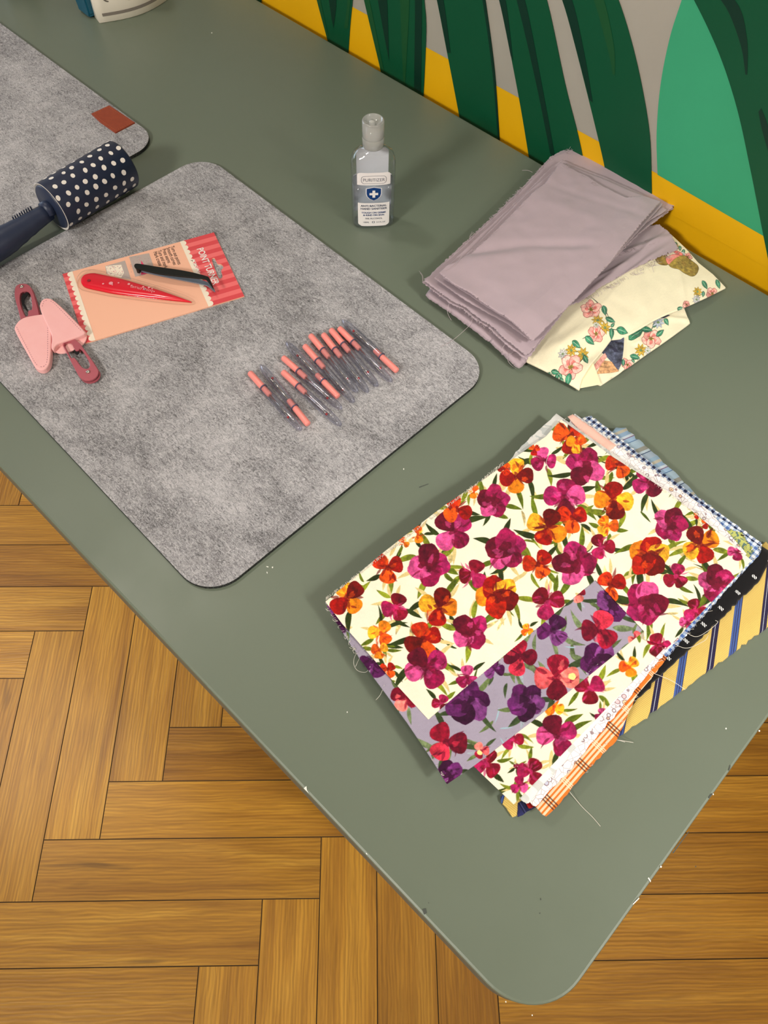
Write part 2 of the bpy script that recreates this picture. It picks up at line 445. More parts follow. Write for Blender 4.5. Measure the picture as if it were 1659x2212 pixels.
for c in ([(656, 1703), (662, 1698), (663, 1706), (667, 1714)], [(1399, 1897), (1401, 1895), (1406, 1903), (1405, 1906)],
          [(1366, 1953), (1380, 1939), (1381, 1941), (1368, 1954)], [(1427, 1870), (1430, 1872), (1428, 1875), (1425, 1873)],
          [(1638, 1578), (1641, 1577), (1642, 1580), (1639, 1581)], [(1566, 1573), (1569, 1572), (1570, 1575), (1567, 1576)],
          [(1539, 1715), (1541, 1714), (1542, 1717), (1540, 1718)], [(456, 71), (458, 70), (459, 72), (457, 73)],
          [(1148, 2192), (1150, 2191), (1151, 2194), (1149, 2195)], [(1091, 2163), (1093, 2162), (1094, 2165), (1092, 2166)],
          [(790, 1843), (792, 1842), (794, 1846), (792, 1846)], [(575, 1223), (580, 1224), (580, 1226), (576, 1225)], [(587, 1225), (590, 1224), (590, 1227), (588, 1228)],
          [(576, 1235), (578, 1236), (578, 1240), (576, 1238)], [(871, 1012), (873, 1012), (873, 1015), (871, 1015)], [(749, 1537), (751, 1537), (751, 1540), (749, 1540)], [(714, 541), (716, 541), (716, 543), (714, 543)]):
    decal(bm, c, .0003, 2)
for c in ([(912, 1964), (920, 1962), (922, 1972), (916, 1976)], [(1167, 1940), (1168, 1940), (1169, 1944), (1167, 1945)], [(1165, 1972), (1167, 1971), (1167, 1974), (1165, 1974)],
          [(1501, 1872), (1503, 1870), (1504, 1872), (1502, 1874)], [(1452, 1842), (1488, 1795), (1489, 1796), (1454, 1844)], [(1530, 1722), (1536, 1714), (1538, 1716), (1532, 1726)],
          [(905, 1052), (925, 1045), (926, 1046), (906, 1054)], [(925, 1950), (926, 1949), (927, 1951), (926, 1952)], [(1573, 1664), (1576, 1652), (1578, 1654), (1575, 1666)]):
    decal(bm, c, .0003, 3)
link('table_top', bm_mesh('table_top', bm), [TABM, RIM, CHIP, SCUFF], table)
bm = bmesh.new()
for y in (TY0+.09, TY1-.07): add_box(bm, ((TX0+TX1)/2, y, TT-.032-.035), (TX1-TX0-.3, .022, .07))
for x in (TX0+.15, TX1-.15): add_box(bm, (x, (TY0+TY1)/2+.01, TT-.032-.035), (.022, TY1-TY0-.17, .07))
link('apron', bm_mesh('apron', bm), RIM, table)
for x in (TX0+.17, TX1-.17):
    for y in (TY0+.11, TY1-.09):
        bm = bmesh.new(); add_box(bm, (x, y, (TT-.032)/2), (.05, .05, TT-.032), bev=.003)
        link('leg', bm_mesh('leg', bm), RIM, table)
MT = .0047                     # top of the felt above the table
# ---------------------------------------------------------------- felt pressing mats
def felt_mat():
    m = newmat('grey_felt', (.7, .7, .7), .95, .15); t = NT(m); v = t.coord('Object')
    big = t.noise(v, 22, 5, .62, .4)
    mp = t.n('ShaderNodeMapping'); mp.inputs['Scale'].default_value = (1, 2.6, 1); mp.inputs['Rotation'].default_value = (0, 0, .85); t.l(v, mp.inputs[0])
    fib = t.noise(mp.outputs[0], 170, 6, .72, 1.8)
    mp2 = t.n('ShaderNodeMapping'); mp2.inputs['Scale'].default_value = (2.6, 1, 1); mp2.inputs['Rotation'].default_value = (0, 0, .3); t.l(v, mp2.inputs[0])
    fib2 = t.noise(mp2.outputs[0], 260, 5, .75, 2.2)
    s = t.math('ADD', t.math('MULTIPLY', fib, .55), t.math('MULTIPLY', fib2, .3)); s = t.math('ADD', s, t.math('MULTIPLY', big, .22))
    t.col(t.ramp(s, [(.395, (.27, .27, .28)), (.47, (.48, .475, .485)), (.535, (.64, .635, .65)), (.62, (.79, .78, .795))]))
    t.bump(s, .8, .0012); return m
FELT = felt_mat()
FELTE = newmat('dark_felt_edge', (.17, .18, .18), .95, .1); t = NT(FELTE); v = t.coord('Object')
t.col(t.ramp(t.noise(v, 900, 3, .7), [(.4, (.06, .07, .07)), (.7, (.36, .37, .36))]))
LEATH = newmat('tan_leather', (.56, .23, .12), .5, .4); t = NT(LEATH); v = t.coord('Object')
t.col(t.mix(t.noise(v, 120, 4), (.50, .19, .10), (.62, .27, .14))); t.bump(t.noise(v, 900, 3), .15, .0004)
THR = newmat('tan_thread', (.72, .40, .24), .8)
def mat_obj(cx, cy, lx, ly, rot, label, tagpx=None):
    o = thing('felt_mat', (cx, cy, TT), label, 'mat', None)
    R = Matrix.Rotation(rot, 2)
    loc = lambda x, y: tuple(Vector((cx, cy)) + R @ Vector((x, y)))
    ol = [loc(*p) for p in rounded(-lx/2, -ly/2, lx/2, ly/2, .036, 12)]
    bm = bmesh.new(); prism(bm, ol, TT, TT+MT, bev=.0004)
    for f in bm.faces:
        f.material_index = 1 if abs(f.normal.z) < .3 else 0
    link('felt_pad', bm_mesh('felt_pad', bm), [FELT, FELTE], o)
    return o, loc
mat_a, loc_a = mat_obj(-.5371, .2919, .4945, .3822, -.0264, 'grey felt pressing mat under the seam rippers and the pink carded tool')
mat_b, loc_b = mat_obj(-.8440-.2473, .4688-.1911+.0015, .4945, .3822, -.0107, 'grey felt pressing mat with a brown leather tab, cut by the left edge')
# leather tab on the far mat, stitched round
bm = bmesh.new()
tg = [tp(*q, z=.0065) for q in ((236, 227), (291, 264), (249, 286), (215, 262), (197, 245))]
prism(bm, tg, TT+MT, TT+.0065, bev=.0004)
def stitches(bm, path, z, gap=.0034, ln=.0020, r=.00022, mi=1, closed=False):
    P = [Vector((x, y)) for x, y in path]
    if closed: P.append(P[0])
    d = 0.0; on = 0.0
    for a, b in zip(P, P[1:]):
        L = (b-a).length
        if L < 1e-6: continue
        k = (gap - d) if d else 0.0
        s = -d
        while s < L:
            if s >= 0:
                p = a + (b-a)*(s/L); q = a + (b-a)*(min(s+ln, L)/L)
                if (q-p).length > ln*.4:
                    tube(bm, [(p.x, p.y, z-r), ((p.x+q.x)/2, (p.y+q.y)/2, z+r*.8), (q.x, q.y, z-r)], r, 5, mi)
            s += gap
        d = (L - (s - gap))
        d = L - (s-gap) if s-gap <= L else 0
        d = d % gap
def inset(poly, k):
    n = len(poly); P = [Vector(p) for p in poly]
    A = sum(P[i-1].x*P[i].y-P[i].x*P[i-1].y for i in range(n)); sg = 1 if A > 0 else -1
    out = []
    for i in range(n):
        d1 = (P[i]-P[i-1]).normalized(); d2 = (P[(i+1) % n]-P[i]).normalized()
        n1 = Vector((-d1.y, d1.x))*sg; n2 = Vector((-d2.y, d2.x))*sg
        b = (n1+n2); b = b.normalized() if b.length > 1e-6 else n1
        out.append(tuple(P[i] + b*k/max(.4, b.dot(n1))))
    return out
stitches(bm, inset(tg, .0028), TT+.0065, closed=True)
link('leather_tab', bm_mesh('leather_tab', bm), [LEATH, THR], mat_b)
# ---------------------------------------------------------------- seam rippers
PINK = newmat('coral_pink_plastic', (.95, .57, .54), .32, .5)
RING = newmat('smoky_ring', (.30, .27, .38), .3)
STEEL = newmat('polished_steel', (.82, .81, .78), .18, .5, 1.0)
BEAD = newmat('red_bead', (.66, .05, .07), .2)
CLEAR = thin_mat('clear_cap_plastic', (.90, .905, .93), 1.5, .05, .06, (.80, .80, .86), edge=2.0, ecol=(.80, .80, .88))
HANDPK = []
def make_ripper(first=True):
    """axis along +x, handle butt at x=0, cap tip at x=.092"""
    r = .0034
    h = bmesh.new()
    RX = Matrix.Rotation(math.pi/2, 4, 'Y')
    lathe(h, [(0, 0), (.0020, .0001), (.0031, .0007), (.0034, .002), (.0034, .0245), (.0031, .0255), (.0029, .0262), (.0029, .0365), (.0026, .0372), (.0014, .0374), (0, .0374)], 20, RX)
    lathe(h, [(.0029, .0285), (.0032, .0289), (.0029, .0293)], 20, RX)
    lathe(h, [(.0029, .0325), (.0032, .0329), (.0029, .0333)], 20, RX)
    hm = bm_mesh('handle', h)
    g = bmesh.new(); lathe(g, [(.0034, .0252), (.0044, .0253), (.0044, .0262), (.0034, .0263)], 20, RX); gm = bm_mesh('cap_ring', g)
    b = bmesh.new()
    tube(b, [(.037, 0, 0), (.062, 0, 0), (.066, 0, 0)], .00075, 8)
    tube(b, [(.065, 0, 0), (.069, .0012, 0), (.074, .0013, 0), (.081, .0008, 0)], .0006, 8, 0, [1, 1, .8, .3])
    tube(b, [(.065, 0, 0), (.068, -.0013, 0), (.0715, -.0015, 0)], .0006, 8, 0, [1, 1, .8])
    fm = bm_mesh('blade', b)
    k = bmesh.new(); bmesh.ops.create_icosphere(k, subdivisions=2, radius=.0014, matrix=Matrix.Translation((.072, -.0015, 0)))
    for f in k.faces: f.smooth = True
    km = bm_mesh('bead', k)
    c = bmesh.new()
    out = [(.0042, .0262), (.0043, .030), (.0043, .070), (.0041, .079), (.0036, .086), (.0027, .0905), (.0014, .0928), (0, .0933)]
    lathe(c, out, 24, RX)
    cm = bm_mesh('cap', c)
    return [('handle', hm, PINK), ('cap_ring', gm, RING), ('blade', fm, STEEL), ('bead', km, BEAD), ('cap', cm, CLEAR)]
RP = [  # butt px, cap tip px, label
 ((175-8, 605), (622, 1110), 'leftmost pink seam ripper in clear cap, handle to upper left'),
 ((690, 1068), (262, 535), 'pink seam ripper whose handle points down, beside the leftmost ripper'),
 ((455, 590), (985, 1078), 'pink seam ripper lying lowest in the middle of the row, blade plain to see'),
 ((462, 466), (985, 925), 'pink seam ripper just above the lowest one, clear cap tip beside a downward handle'),
 ((962, 825), (485, 325), 'pink seam ripper with handle pointing down in the middle of the row'),
 ((652, 358), (1100, 868), 'pink seam ripper just right of the middle downward-pointing one'),
 ((702, 260), (1135, 780), 'fourth pink seam ripper counting from the right, handle to upper left'),
 ((818, 254), (1228, 780), 'third pink seam ripper counting from the right, handle to upper left'),
 ((888, 213), (1312, 724), 'pink seam ripper second-nearest the right end among those with handles to upper left'),
 ((958, 195), (1443, 688), 'pink seam ripper with topmost handle, next to the rightmost one'),
 ((1488, 590), (990, 128), 'rightmost pink seam ripper, handle pointing down right'),
]
rp_parts = make_ripper(); proto = None
for i, (a, b, lab) in enumerate(RP):
    z = MT + .0044
    A = Vector(tp(500+a[0]/4.1475, 660+a[1]/4.1475, z)); B = Vector(tp(500+b[0]/4.1475, 660+b[1]/4.1475, z))
    ang = math.atan2(B.y-A.y, B.x-A.x); mid = (A+B)/2; d = (B-A).normalized(); st = mid - d*.0466
    if proto is None:
        root = thing('seam_ripper', (0, 0, 0), lab, 'seam ripper', 'pink seam rippers in clear caps')
        for nm, me, m in rp_parts: link(nm, me, m, root)
        proto = root
        kids = list(root.children)
    else:
        root = proto.copy(); COL.objects.link(root)
        for ch in kids:
            c = ch.copy(); COL.objects.link(c); c.parent = root
    root['label'] = lab
    root.location = (st.x, st.y, TT+z); root.rotation_euler = (.4*i, 0, ang)

# ---------------------------------------------------------------- carded point turner
cz = MT+.0014
C0 = Vector(tp(135, 592, cz)); CUx = (Vector(tp(462, 502, cz)) - C0); CL = CUx.length; CUx.normalize()
CVx = Vector((CUx.y, -CUx.x)); CWd = .5*((Vector(tp(185, 738, cz))-C0).length + (Vector(tp(520, 645, cz))-Vector(tp(462, 502, cz))).length)
def card(u, v, z=0.0): q = C0 + CUx*u + CVx*v; return Vector((q.x, q.y, TT+cz+z))
def cardpx(px, py, z=cz):
    d = Vector(tp(px, py, z)) - C0; return d.dot(CUx), d.dot(CVx)
PEACH = newmat('peach_card', (.97, .74, .63), .45, .4)
REDA = newmat('red_stripe_print', (.86, .29, .32), .45, .4); REDB = newmat('light_red_stripe_print', (.94, .44, .45), .45, .4)
CREAM = newmat('cream_print', (.97, .92, .85), .5); BLK = newmat('black_print', (.18, .12, .12), .5)
WHT = newmat('white_print', (.95, .93, .92), .5); GRYP = newmat('grey_print', (.72, .66, .64), .5); PNKP = newmat('deep_pink_print', (.87, .25, .42), .5)
PUR = newmat('purple_print', (.58, .46, .54), .5)
pk = thing('carded_point_turner', (C0.x, C0.y, TT+MT), 'pink and peach striped card with a red point turner sealed under clear plastic', 'sewing tool')
bm = bmesh.new()
hole = smoothpoly([cardpx(*q) for q in ((456, 559), (463, 556), (466, 563), (470, 571), (478, 570), (484, 578), (477, 584), (480, 593), (481, 600), (473, 603), (469, 594), (462, 575))], 2)
prism(bm, [tuple(card(*p).xy) for p in ((0, 0), (CL, 0), (CL, CWd), (0, CWd))], TT+MT, TT+cz, holes=[[tuple(card(*p).xy) for p in hole]])
link('card', bm_mesh('card', bm), PEACH, pk)
bm = bmesh.new()
def cp(pts, z, mi):
    f = bm.faces.new([bm.verts.new(card(u, v, z)) for u, v in pts]); f.material_index = mi
    if f.normal.z < 0: f.normal_flip()
ul = CL*.056; ur = CL*.775
ns = 17
hu0, hu1, hv0, hv1 = min(p[0] for p in hole)-.0004, max(p[0] for p in hole)+.0004, min(p[1] for p in hole)-.0004, max(p[1] for p in hole)+.0004
for k in range(ns):
    a, b = CWd*k/ns, CWd*(k+1)/ns
    cp([(0, a), (ul, a), (ul, b), (0, b)], .0001, k % 2)
    if b < hv0 or a > hv1: cp([(ur, a), (CL, a), (CL, b), (ur, b)], .0001, k % 2)
    else:
        cp([(ur, a), (hu0, a), (hu0, b), (ur, b)], .0001, k % 2); cp([(hu1, a), (CL, a), (CL, b), (hu1, b)], .0001, k % 2)
        nu, nv = 26, max(1, int((b-a)/.0004))
        for ii in range(nu):
            for jj in range(nv):
                c_ = (hu0+(hu1-hu0)*(ii+.5)/nu, a+(b-a)*(jj+.5)/nv)
                ins = False
                for q_ in range(len(hole)):
                    (xa, ya), (xb, yb) = hole[q_-1], hole[q_]
                    if (ya > c_[1]) != (yb > c_[1]) and c_[0] < (xb-xa)*(c_[1]-ya)/(yb-ya)+xa: ins = not ins
                if not ins:
                    w_, h_ = (hu1-hu0)/nu/2, (b-a)/nv/2
                    cp([(c_[0]-w_, c_[1]-h_), (c_[0]+w_, c_[1]-h_), (c_[0]+w_, c_[1]+h_), (c_[0]-w_, c_[1]+h_)], .0001, k % 2)
# scalloped lace trims
for ub, sg in ((ul, -1), (ur, 1)):
    cp([(ub-.0012*sg, 0), (ub+.0016*sg, 0), (ub+.0016*sg, CWd), (ub-.0012*sg, CWd)], .00016, 2)
    m = 14
    for k in range(m):
        c = CWd*(k+.5)/m; R = CWd/m/2*1.02
        cp([(ub+sg*(.0014+R*.95*math.sin(math.pi*j/10)), c - R*math.cos(math.pi*j/10)) for j in range(11)], .0002, 2)
        cp([(ub+sg*(.0017+R*.62*math.sin(math.pi*j/8)), c - R*.62*math.cos(math.pi*j/8)) for j in range(9)], .00026, 5)
        cp([(ub+sg*(.0017+R*.50*math.sin(math.pi*j/8)), c - R*.50*math.cos(math.pi*j/8)) for j in range(9)], .0003, 2)
def ctext(txt, px, py, size, mi, xs=1.0, z=.0003, sp=1.0, bold=0.0):
    u, v = cardpx(px, py)
    text_bm(bm, txt, size, lambda x, y: card(u+y, v+x, z), mi, xs=xs, spacing=sp, bold=bold)
ctext('POINT TURNER', 425, 538, .0110, 6, xs=.82, bold=.0002)
ctext('pressing', 414, 562, .0078, 6, xs=.9)
for i, (tx, q) in enumerate((('Turn out points', (368, 533)), ('Smooth curves', (359, 536)), ('Press seams', (350, 539)), ('Turn and mark', (340, 542)), ('Mark crease', (331, 545)))):
    ctext(tx, q[0], q[1], .0062, 3, xs=.82)
# two little printed pictures of stitching
def pic(pts, mi, z=.00012): cp([cardpx(*q) for q in pts], z, mi)
pic([(227, 575), (270, 563), (281, 597), (284, 604), (262, 601), (231, 592)], 4)
pic([(228, 575), (262, 572), (268, 590), (262, 600), (233, 594)], 5, .0002)
pic([(279, 555), (322, 547), (334, 582), (312, 594), (292, 598)], 4)
pic([(305, 563), (318, 582), (326, 590), (305, 594)], 7, .0002)
for k in range(110):
    bx = rng.random() < .5
    u_, v_ = cardpx(*((228+38*rng.random(), 575+21*rng.random()) if bx else (281+40*rng.random(), 555+38*rng.random())))
    cp([(u_, v_), (u_+.0009, v_), (u_+.0009, v_+.0005), (u_, v_+.0005)], .00026, 8 if rng.random() < .7 else 7)
link('card_print', bm_mesh('card_print', bm), [REDA, REDB, CREAM, BLK, GRYP, CREAM, WHT, PNKP, PUR], pk)
# the tool and its bubble
RED = newmat('translucent_red_plastic', (.88, .09, .19), .18, .5, 0, Subsurface_Weight=.0)
t = NT(RED)
ta, tb = Vector(cardpx(178, 604)), Vector(cardpx(414, 654))
ax = (tb-ta).normalized(); TL_ = (tb-ta).length; nr = Vector((-ax.y, ax.x))
wid = lambda s: .0116*min(1, math.sqrt(max(0, 1-(1-min(s/.1, 1))**2)))*(1.0 if s < .3 else (1-((s-.3)/.7)**1.25)*.97+.03)
def shell(name, grow, h0, h1, mat, top=1.0, ns=60, nc=14, z0=.0003):
    bm = bmesh.new(); rows = []
    for i in range(ns+1):
        s = i/ns; s = s + .0*s
        q = .5-.5*math.cos(math.pi*s)
        L = TL_+2*grow; w = wid(q)+grow*min(1, math.sqrt(max(0, 1-(2*q-1)**8))) if grow else wid(q)
        w = max(w, .00005); hh = h1*min(1, (w/(.006+grow))**.5)
        row = []
        for j in range(nc+1):
            th = math.pi*j/nc; cx = -math.cos(th); cz_ = math.sin(th)
            cx = math.copysign(abs(cx)**.75, cx); cz_ = cz_**.6
            p = ta + ax*(-grow+L*q) + nr*(w*cx)
            row.append(bm.verts.new(card(p.x, p.y, z0 + hh*cz_)))
        rows.append(row)
    for a, b in zip(rows, rows[1:]):
        for j in range(nc): f = bm.faces.new((a[j], a[j+1], b[j+1], b[j])); f.smooth = True
        f = bm.faces.new((a[0], b[0], b[nc], a[nc]))
    return link(name, bm_mesh(name, bm), mat, pk)
tool = shell('point_turner', 0, 0, .0042, RED)
tool['label'] = 'glossy red pointed plastic tool'
bm = bmesh.new()
def toolpt(s, c, z): q = ta + ax*(TL_*s) + nr*c; return card(q.x, q.y, z)
# printed script and bubbles on the tool
text_bm(bm, 'point turner', .0066, lambda x, y: toolpt(.66-x/TL_, .0012+(-y), .0052), 0, xs=.85)
for s, c, r in ((.22, .0042, .0012), (.28, .001, .0024), (.34, -.0018, .0010), (.30, .003, .0008), (.43, -.0032, .0015), (.46, -.0022, .0009), (.56, -.0034, .0012), (.61, -.0045, .0014), (.64, -.0035, .0009), (.67, .0, .0009), (.58, -.001, .0018)):
    vs = []
    for j in range(12):
        vs.append(bm.verts.new(toolpt(s+r*math.cos(j*math.pi/6)/TL_, c+r*math.sin(j*math.pi/6), .0052)))
    bm.faces.new(vs)
link('tool_print', bm_mesh('tool_print', bm), newmat('pale_pink_print', (.95, .62, .66), .5), pk)
bm = bmesh.new(); bmesh.ops.create_cone(bm, segments=20, radius1=.0019, radius2=.0019, depth=.0003, cap_ends=True, matrix=Matrix.Translation(toolpt(.085, .0036, .0049)))
link('hole', bm_mesh('hole', bm), newmat('hole_shadow', (.55, .03, .08), .5), pk)
BUB = thin_mat('blister_plastic', (.99, .985, .98), 1.22, .06)
shell('blister', .0045, 0, .0068, BUB, z0=.0002)

# ---------------------------------------------------------------- black tweezers lying on the card
BLKM = newmat('black_coated_steel', (.035, .055, .05), .35, .5, .3)
BLUS = newmat('blued_steel', (.46, .51, .58), .3, .5, .3)
def strip_px(pl, z0, z1):
    pass
tw = thing('tweezers', (*tp(375, 592, .012), TT+cz), 'black bent-nose tweezers lying across the striped card', 'tweezers')
bm = bmesh.new(); z = .0175
zz = lambda q: tp(*q, z=z)
prism(bm, smoothpoly([zz(q) for q in ((289, 573), (292, 569), (300, 569), (340, 576), (400, 584), (448, 596), (452, 599), (462, 623), (460, 624), (446, 603), (440, 602), (390, 597), (340, 591), (297, 580), (291, 578))], 2), TT+z-.0014, TT+z, bev=.0004)
link('arm', bm_mesh('arm', bm), BLKM, tw)
bm = bmesh.new(); z = .0104
prism(bm, smoothpoly([zz(q) for q in ((298, 576), (320, 580), (400, 594), (445, 607), (456, 613), (466, 629), (463, 630), (449, 617), (440, 614), (400, 606), (350, 596), (300, 585))], 2), TT+z-.0014, TT+z, bev=.0004)
o = link('arm', bm_mesh('arm', bm), BLUS, tw); o['label'] = 'lower arm with blue-grey sheen'
bm = bmesh.new(); p0 = Vector(tp(293, 574, .0175)); p1 = Vector(tp(301, 576, .0175)); c = (p0+p1)/2
add_box(bm, (c.x, c.y, TT+.0130), (.003, .0045, .0078), math.atan2(p1.y-p0.y, p1.x-p0.x))
link('hinge_end', bm_mesh('hinge_end', bm), BLKM, tw)

# ---------------------------------------------------------------- thread snips in pink leather sheaths
ROSE = newmat('rose_metal', (.73, .38, .43), .32, .5, .35)
SHE = newmat('pale_pink_leather', (.95, .69, .69), .48, .4); t = NT(SHE); v = t.coord('Object')
t.col(t.mix(t.noise(v, 60, 4), (.96, .70, .70), (.985, .76, .76))); t.bump(t.noise(v, 1400, 3), .12, .0003)
STI = newmat('mauve_thread', (.58, .34, .44), .8)
DARKM = newmat('dark_blade_steel', (.16, .15, .16), .35, .5, .8)
def snips(label, body, hole, rivet, sheath, stitch, zb, backs=(), inner=None, center=None, under=None):
    o = thing('thread_snips', (*tp(*center, zb), TT+MT), label, 'scissors')
    P = lambda pts, z, it=1: smoothpoly([tp(*q, z=z) for q in pts], it)
    bm = bmesh.new(); z = zb+.0042
    prism(bm, P(body, z), TT+z-.0016, TT+z, holes=[P(hole, z)], bev=.0005)
    link('upper_blade', bm_mesh('upper_blade', bm), ROSE, o)
    bm = bmesh.new(); z = zb+.0016
    u = under or [(x+4, y+5) for x, y in body]
    prism(bm, P(u, z), TT+z-.0015, TT+z, holes=[P([(x+3, y+3) for x, y in hole], z)], bev=.0003)
    link('lower_blade', bm_mesh('lower_blade', bm), ROSE, o)
    bm = bmesh.new(); q = tp(*rivet, z=zb+.0046)
    lathe(bm, [(0, -.0052), (.0012, -.0052), (.0012, .0001), (.0022, .0003), (.0019, .0009), (.0009, .0011), (.0004, .0006), (0, .0006)], 20, Matrix.Translation((q[0], q[1], TT+zb+.0042)))
    link('rivet', bm_mesh('rivet', bm), STEEL, o)
    if inner:
        bm = bmesh.new(); z = zb+.0030
        prism(bm, P(inner, z), TT+z-.0008, TT+z); link('spring', bm_mesh('spring', bm), DARKM, o)
    s = None
    for k, bp in enumerate(backs):
        bm = bmesh.new(); z = zb+.0014
        prism(bm, P(bp, z, 2), TT+z-.0014, TT+z, bev=.0004); link('sheath_back', bm_mesh('sheath_back', bm), SHE, o)
    bm = bmesh.new(); z = zb+.0062
    sp = P(sheath, z, 2)
    prism(bm, sp, TT+max(MT, zb), TT+z, bev=.0014, seg=4)
    for f in bm.faces: f.smooth = False
    stitches(bm, [tp(*q, z=z) for q in stitch], TT+z, gap=.0032, ln=.0019)
    link('sheath', bm_mesh('sheath', bm), [SHE, STI], o)
    return o
snips('rose metal snips with blades at the top and pale pink sheath pointing down',
 [(31, 632), (33, 618), (44, 612), (60, 613), (70, 624), (84, 675), (86, 692), (46, 700), (40, 672), (32, 645)],
 [(42, 640), (46, 630), (60, 628), (67, 638), (70, 668), (64, 670), (60, 672), (61, 682), (54, 684), (44, 660)],
 (47, 619), [(30, 704), (46, 686), (75, 680), (107, 676), (111, 692), (110, 775), (104, 793), (90, 800), (76, 795), (68, 780), (32, 716)],
 [(36, 706), (45, 725), (74, 781), (82, 791), (92, 793), (100, 787), (103, 770), (103, 684)], MT+.001, inner=[(46, 636), (60, 630), (62, 634), (50, 650), (60, 668), (58, 672), (46, 655)], center=(70, 720))
snips('rose metal snips with blades pointing down, out of a pale pink stitched sheath',
 [(126, 728), (160, 724), (212, 796), (213, 808), (204, 819), (188, 823), (174, 818), (166, 806)],
 [(136, 742), (152, 737), (160, 752), (163, 758), (170, 757), (172, 752), (180, 760), (194, 784), (193, 795), (184, 797), (174, 791), (160, 770), (154, 775), (145, 758)],
 (190, 803), [(84, 664), (88, 648), (102, 642), (120, 649), (184, 714), (184, 722), (142, 736), (122, 743), (116, 756), (109, 752), (113, 726), (100, 700)],
 [(91, 662), (95, 650), (105, 648), (117, 655), (176, 715)], MT+.002,
 backs=[[(95, 680), (110, 745), (114, 758), (130, 764), (150, 760), (180, 745), (189, 728), (184, 712), (150, 700)]], center=(150, 730), inner=[(158, 756), (168, 752), (172, 760), (168, 766), (162, 764)])

# ---------------------------------------------------------------- lint roller
NAVY = newmat('navy_plastic', (.15, .19, .29), .42, .45); NAVY2 = newmat('navy_wrap', (.11, .15, .26), .38, .5)
DOT = newmat('white_dot_print', (.93, .91, .89), .5); CARDW = newmat('white_paper_core', (.88, .86, .84), .7)
RR = .0285
rc0 = Vector(tp(110, 446, .031)); rc1 = Vector(tp(262+4, 352, .031))
ra = (rc1-rc0).normalized(); RLEN = (rc1-rc0).length
rz = TT+RR+.0015
lr = thing('lint_roller', (*((rc0+rc1)/2), TT), 'navy lint roller with white dots lying between the two felt mats', 'lint roller')
side = Vector((ra.y, -ra.x))
def RM(s, dz=0): # local z axis -> roller axis
    return Matrix(((side.x, 0, ra.x, rc0.x+ra.x*s), (side.y, 0, ra.y, rc0.y+ra.y*s), (0, 1, 0, rz+dz), (0, 0, 0, 1)))
bm = bmesh.new()
lathe(bm, [(0, .001), (.0255, .001), (.0275, .0006), (RR-.001, 0), (RR, .0004)], 64, RM(0), 2)
lathe(bm, [(RR, .0004), (RR, RLEN-.002), (RR-.0015, RLEN), (0, RLEN)], 64, RM(0), 0)
def on_roll(s, th, r=RR+.00015):
    c = rc0 + ra*s + side*(r*math.cos(th)); return Vector((c.x, c.y, rz + r*math.sin(th)))
dr = random.Random(3); k = 0; pts_d = []
for i in range(8):
    for j in range(15):
        s = RLEN*(i+.5+.28*(dr.random()-.5)+(.25 if j % 2 else -.25))/8; th = 2*math.pi*(j+.35*(dr.random()-.5))/15
        if s < .003 or s > RLEN-.003: continue
        a = dr.uniform(.0024, .0031); b = dr.uniform(.0028, .0036); ph = dr.random()*3; vs = []
        for q in range(16):
            w = 1+.07*math.sin(.785*q+ph)+.06*dr.random(); x = a*w*math.cos(q*math.pi/8); y = b*w*math.sin(q*math.pi/8)
            vs.append(bm.verts.new(on_roll(s+x*.9+y*.2, th+(y*.9-x*.2)/RR)))
        f = bm.faces.new(vs); f.material_index = 1
link('sticky_roll', bm_mesh('sticky_roll', bm), [NAVY2, DOT, CARDW], lr)
bm = bmesh.new()
lathe(bm, [(0, -.0012), (.0245, -.0012), (.0262, .0004), (.0262, .002)], 48, RM(0))
lathe(bm, [(.0085, -.0012), (.0100, -.004), (.0098, -.010), (0, -.010)], 32, RM(0))
link('end_cap', bm_mesh('end_cap', bm), NAVY, lr)
bm = bmesh.new()
prof = [(0, .0), (.0095, -.001), (.0102, -.012), (.0112, -.024), (.0122, -.030), (.0122, -.036), (.0138, -.044), (.0140, -.050), (.0154, -.058), (.0158, -.07), (.0156, -.09), (.0145, -.11), (.0128, -.125), (.009, -.135), (0, -.139)]
lathe(bm, prof, 32, RM(-.004, -.003) @ Matrix.Rotation(math.radians(-2.5), 4, 'X'))
for k in range(9):
    c = rc0 + ra*(-.020-.003*k) - side*0
    q = RM(-.020-.003*k, .0)@Vector((-.0074, .006, 0)); add_box(bm, q, (.0016, .0011, .006), math.atan2(ra.y, ra.x)+math.pi/2)
link('handle', bm_mesh('handle', bm), NAVY, lr)
# ---------------------------------------------------------------- hand sanitiser bottle
BCX, BCY = -.5415, .5560
bl = Vector(tp(762, 484)); br_ = Vector(tp(850, 481))
BANG = math.atan2(br_.y-bl.y, br_.x-bl.x)
bt = thing('sanitiser_bottle', (BCX, BCY, TT), 'clear hand sanitiser bottle with white label and blue shield standing on the table', 'bottle')
BM = Matrix.Translation((BCX, BCY, TT)) @ Matrix.Rotation(BANG, 4, 'Z')
HWD, HDP = .0252, .0138
def bsec(z):
    """half width, half depth of the body at height z"""
    if z < .004: k = .90 + .10*(z/.004)**.5; return HWD*k, HDP*k
    if z < .083: return HWD, HDP
    if z < .101:
        q = (z-.083)/.018; k = math.cos(q*math.pi/2)**.62 if q < 1 else 0
        return .0098+(HWD-.0098)*k, .0098+(HDP-.0098)*k
    return .0098, .0098
def bpt(th, z, grow=0.0):
    a, b = bsec(z); a += grow; b += grow
    n = 3.2 if z < .095 else 2.0
    c, s = math.cos(th), math.sin(th)
    return (a*math.copysign(abs(c)**(2/n), c), b*math.copysign(abs(s)**(2/n), s), z)
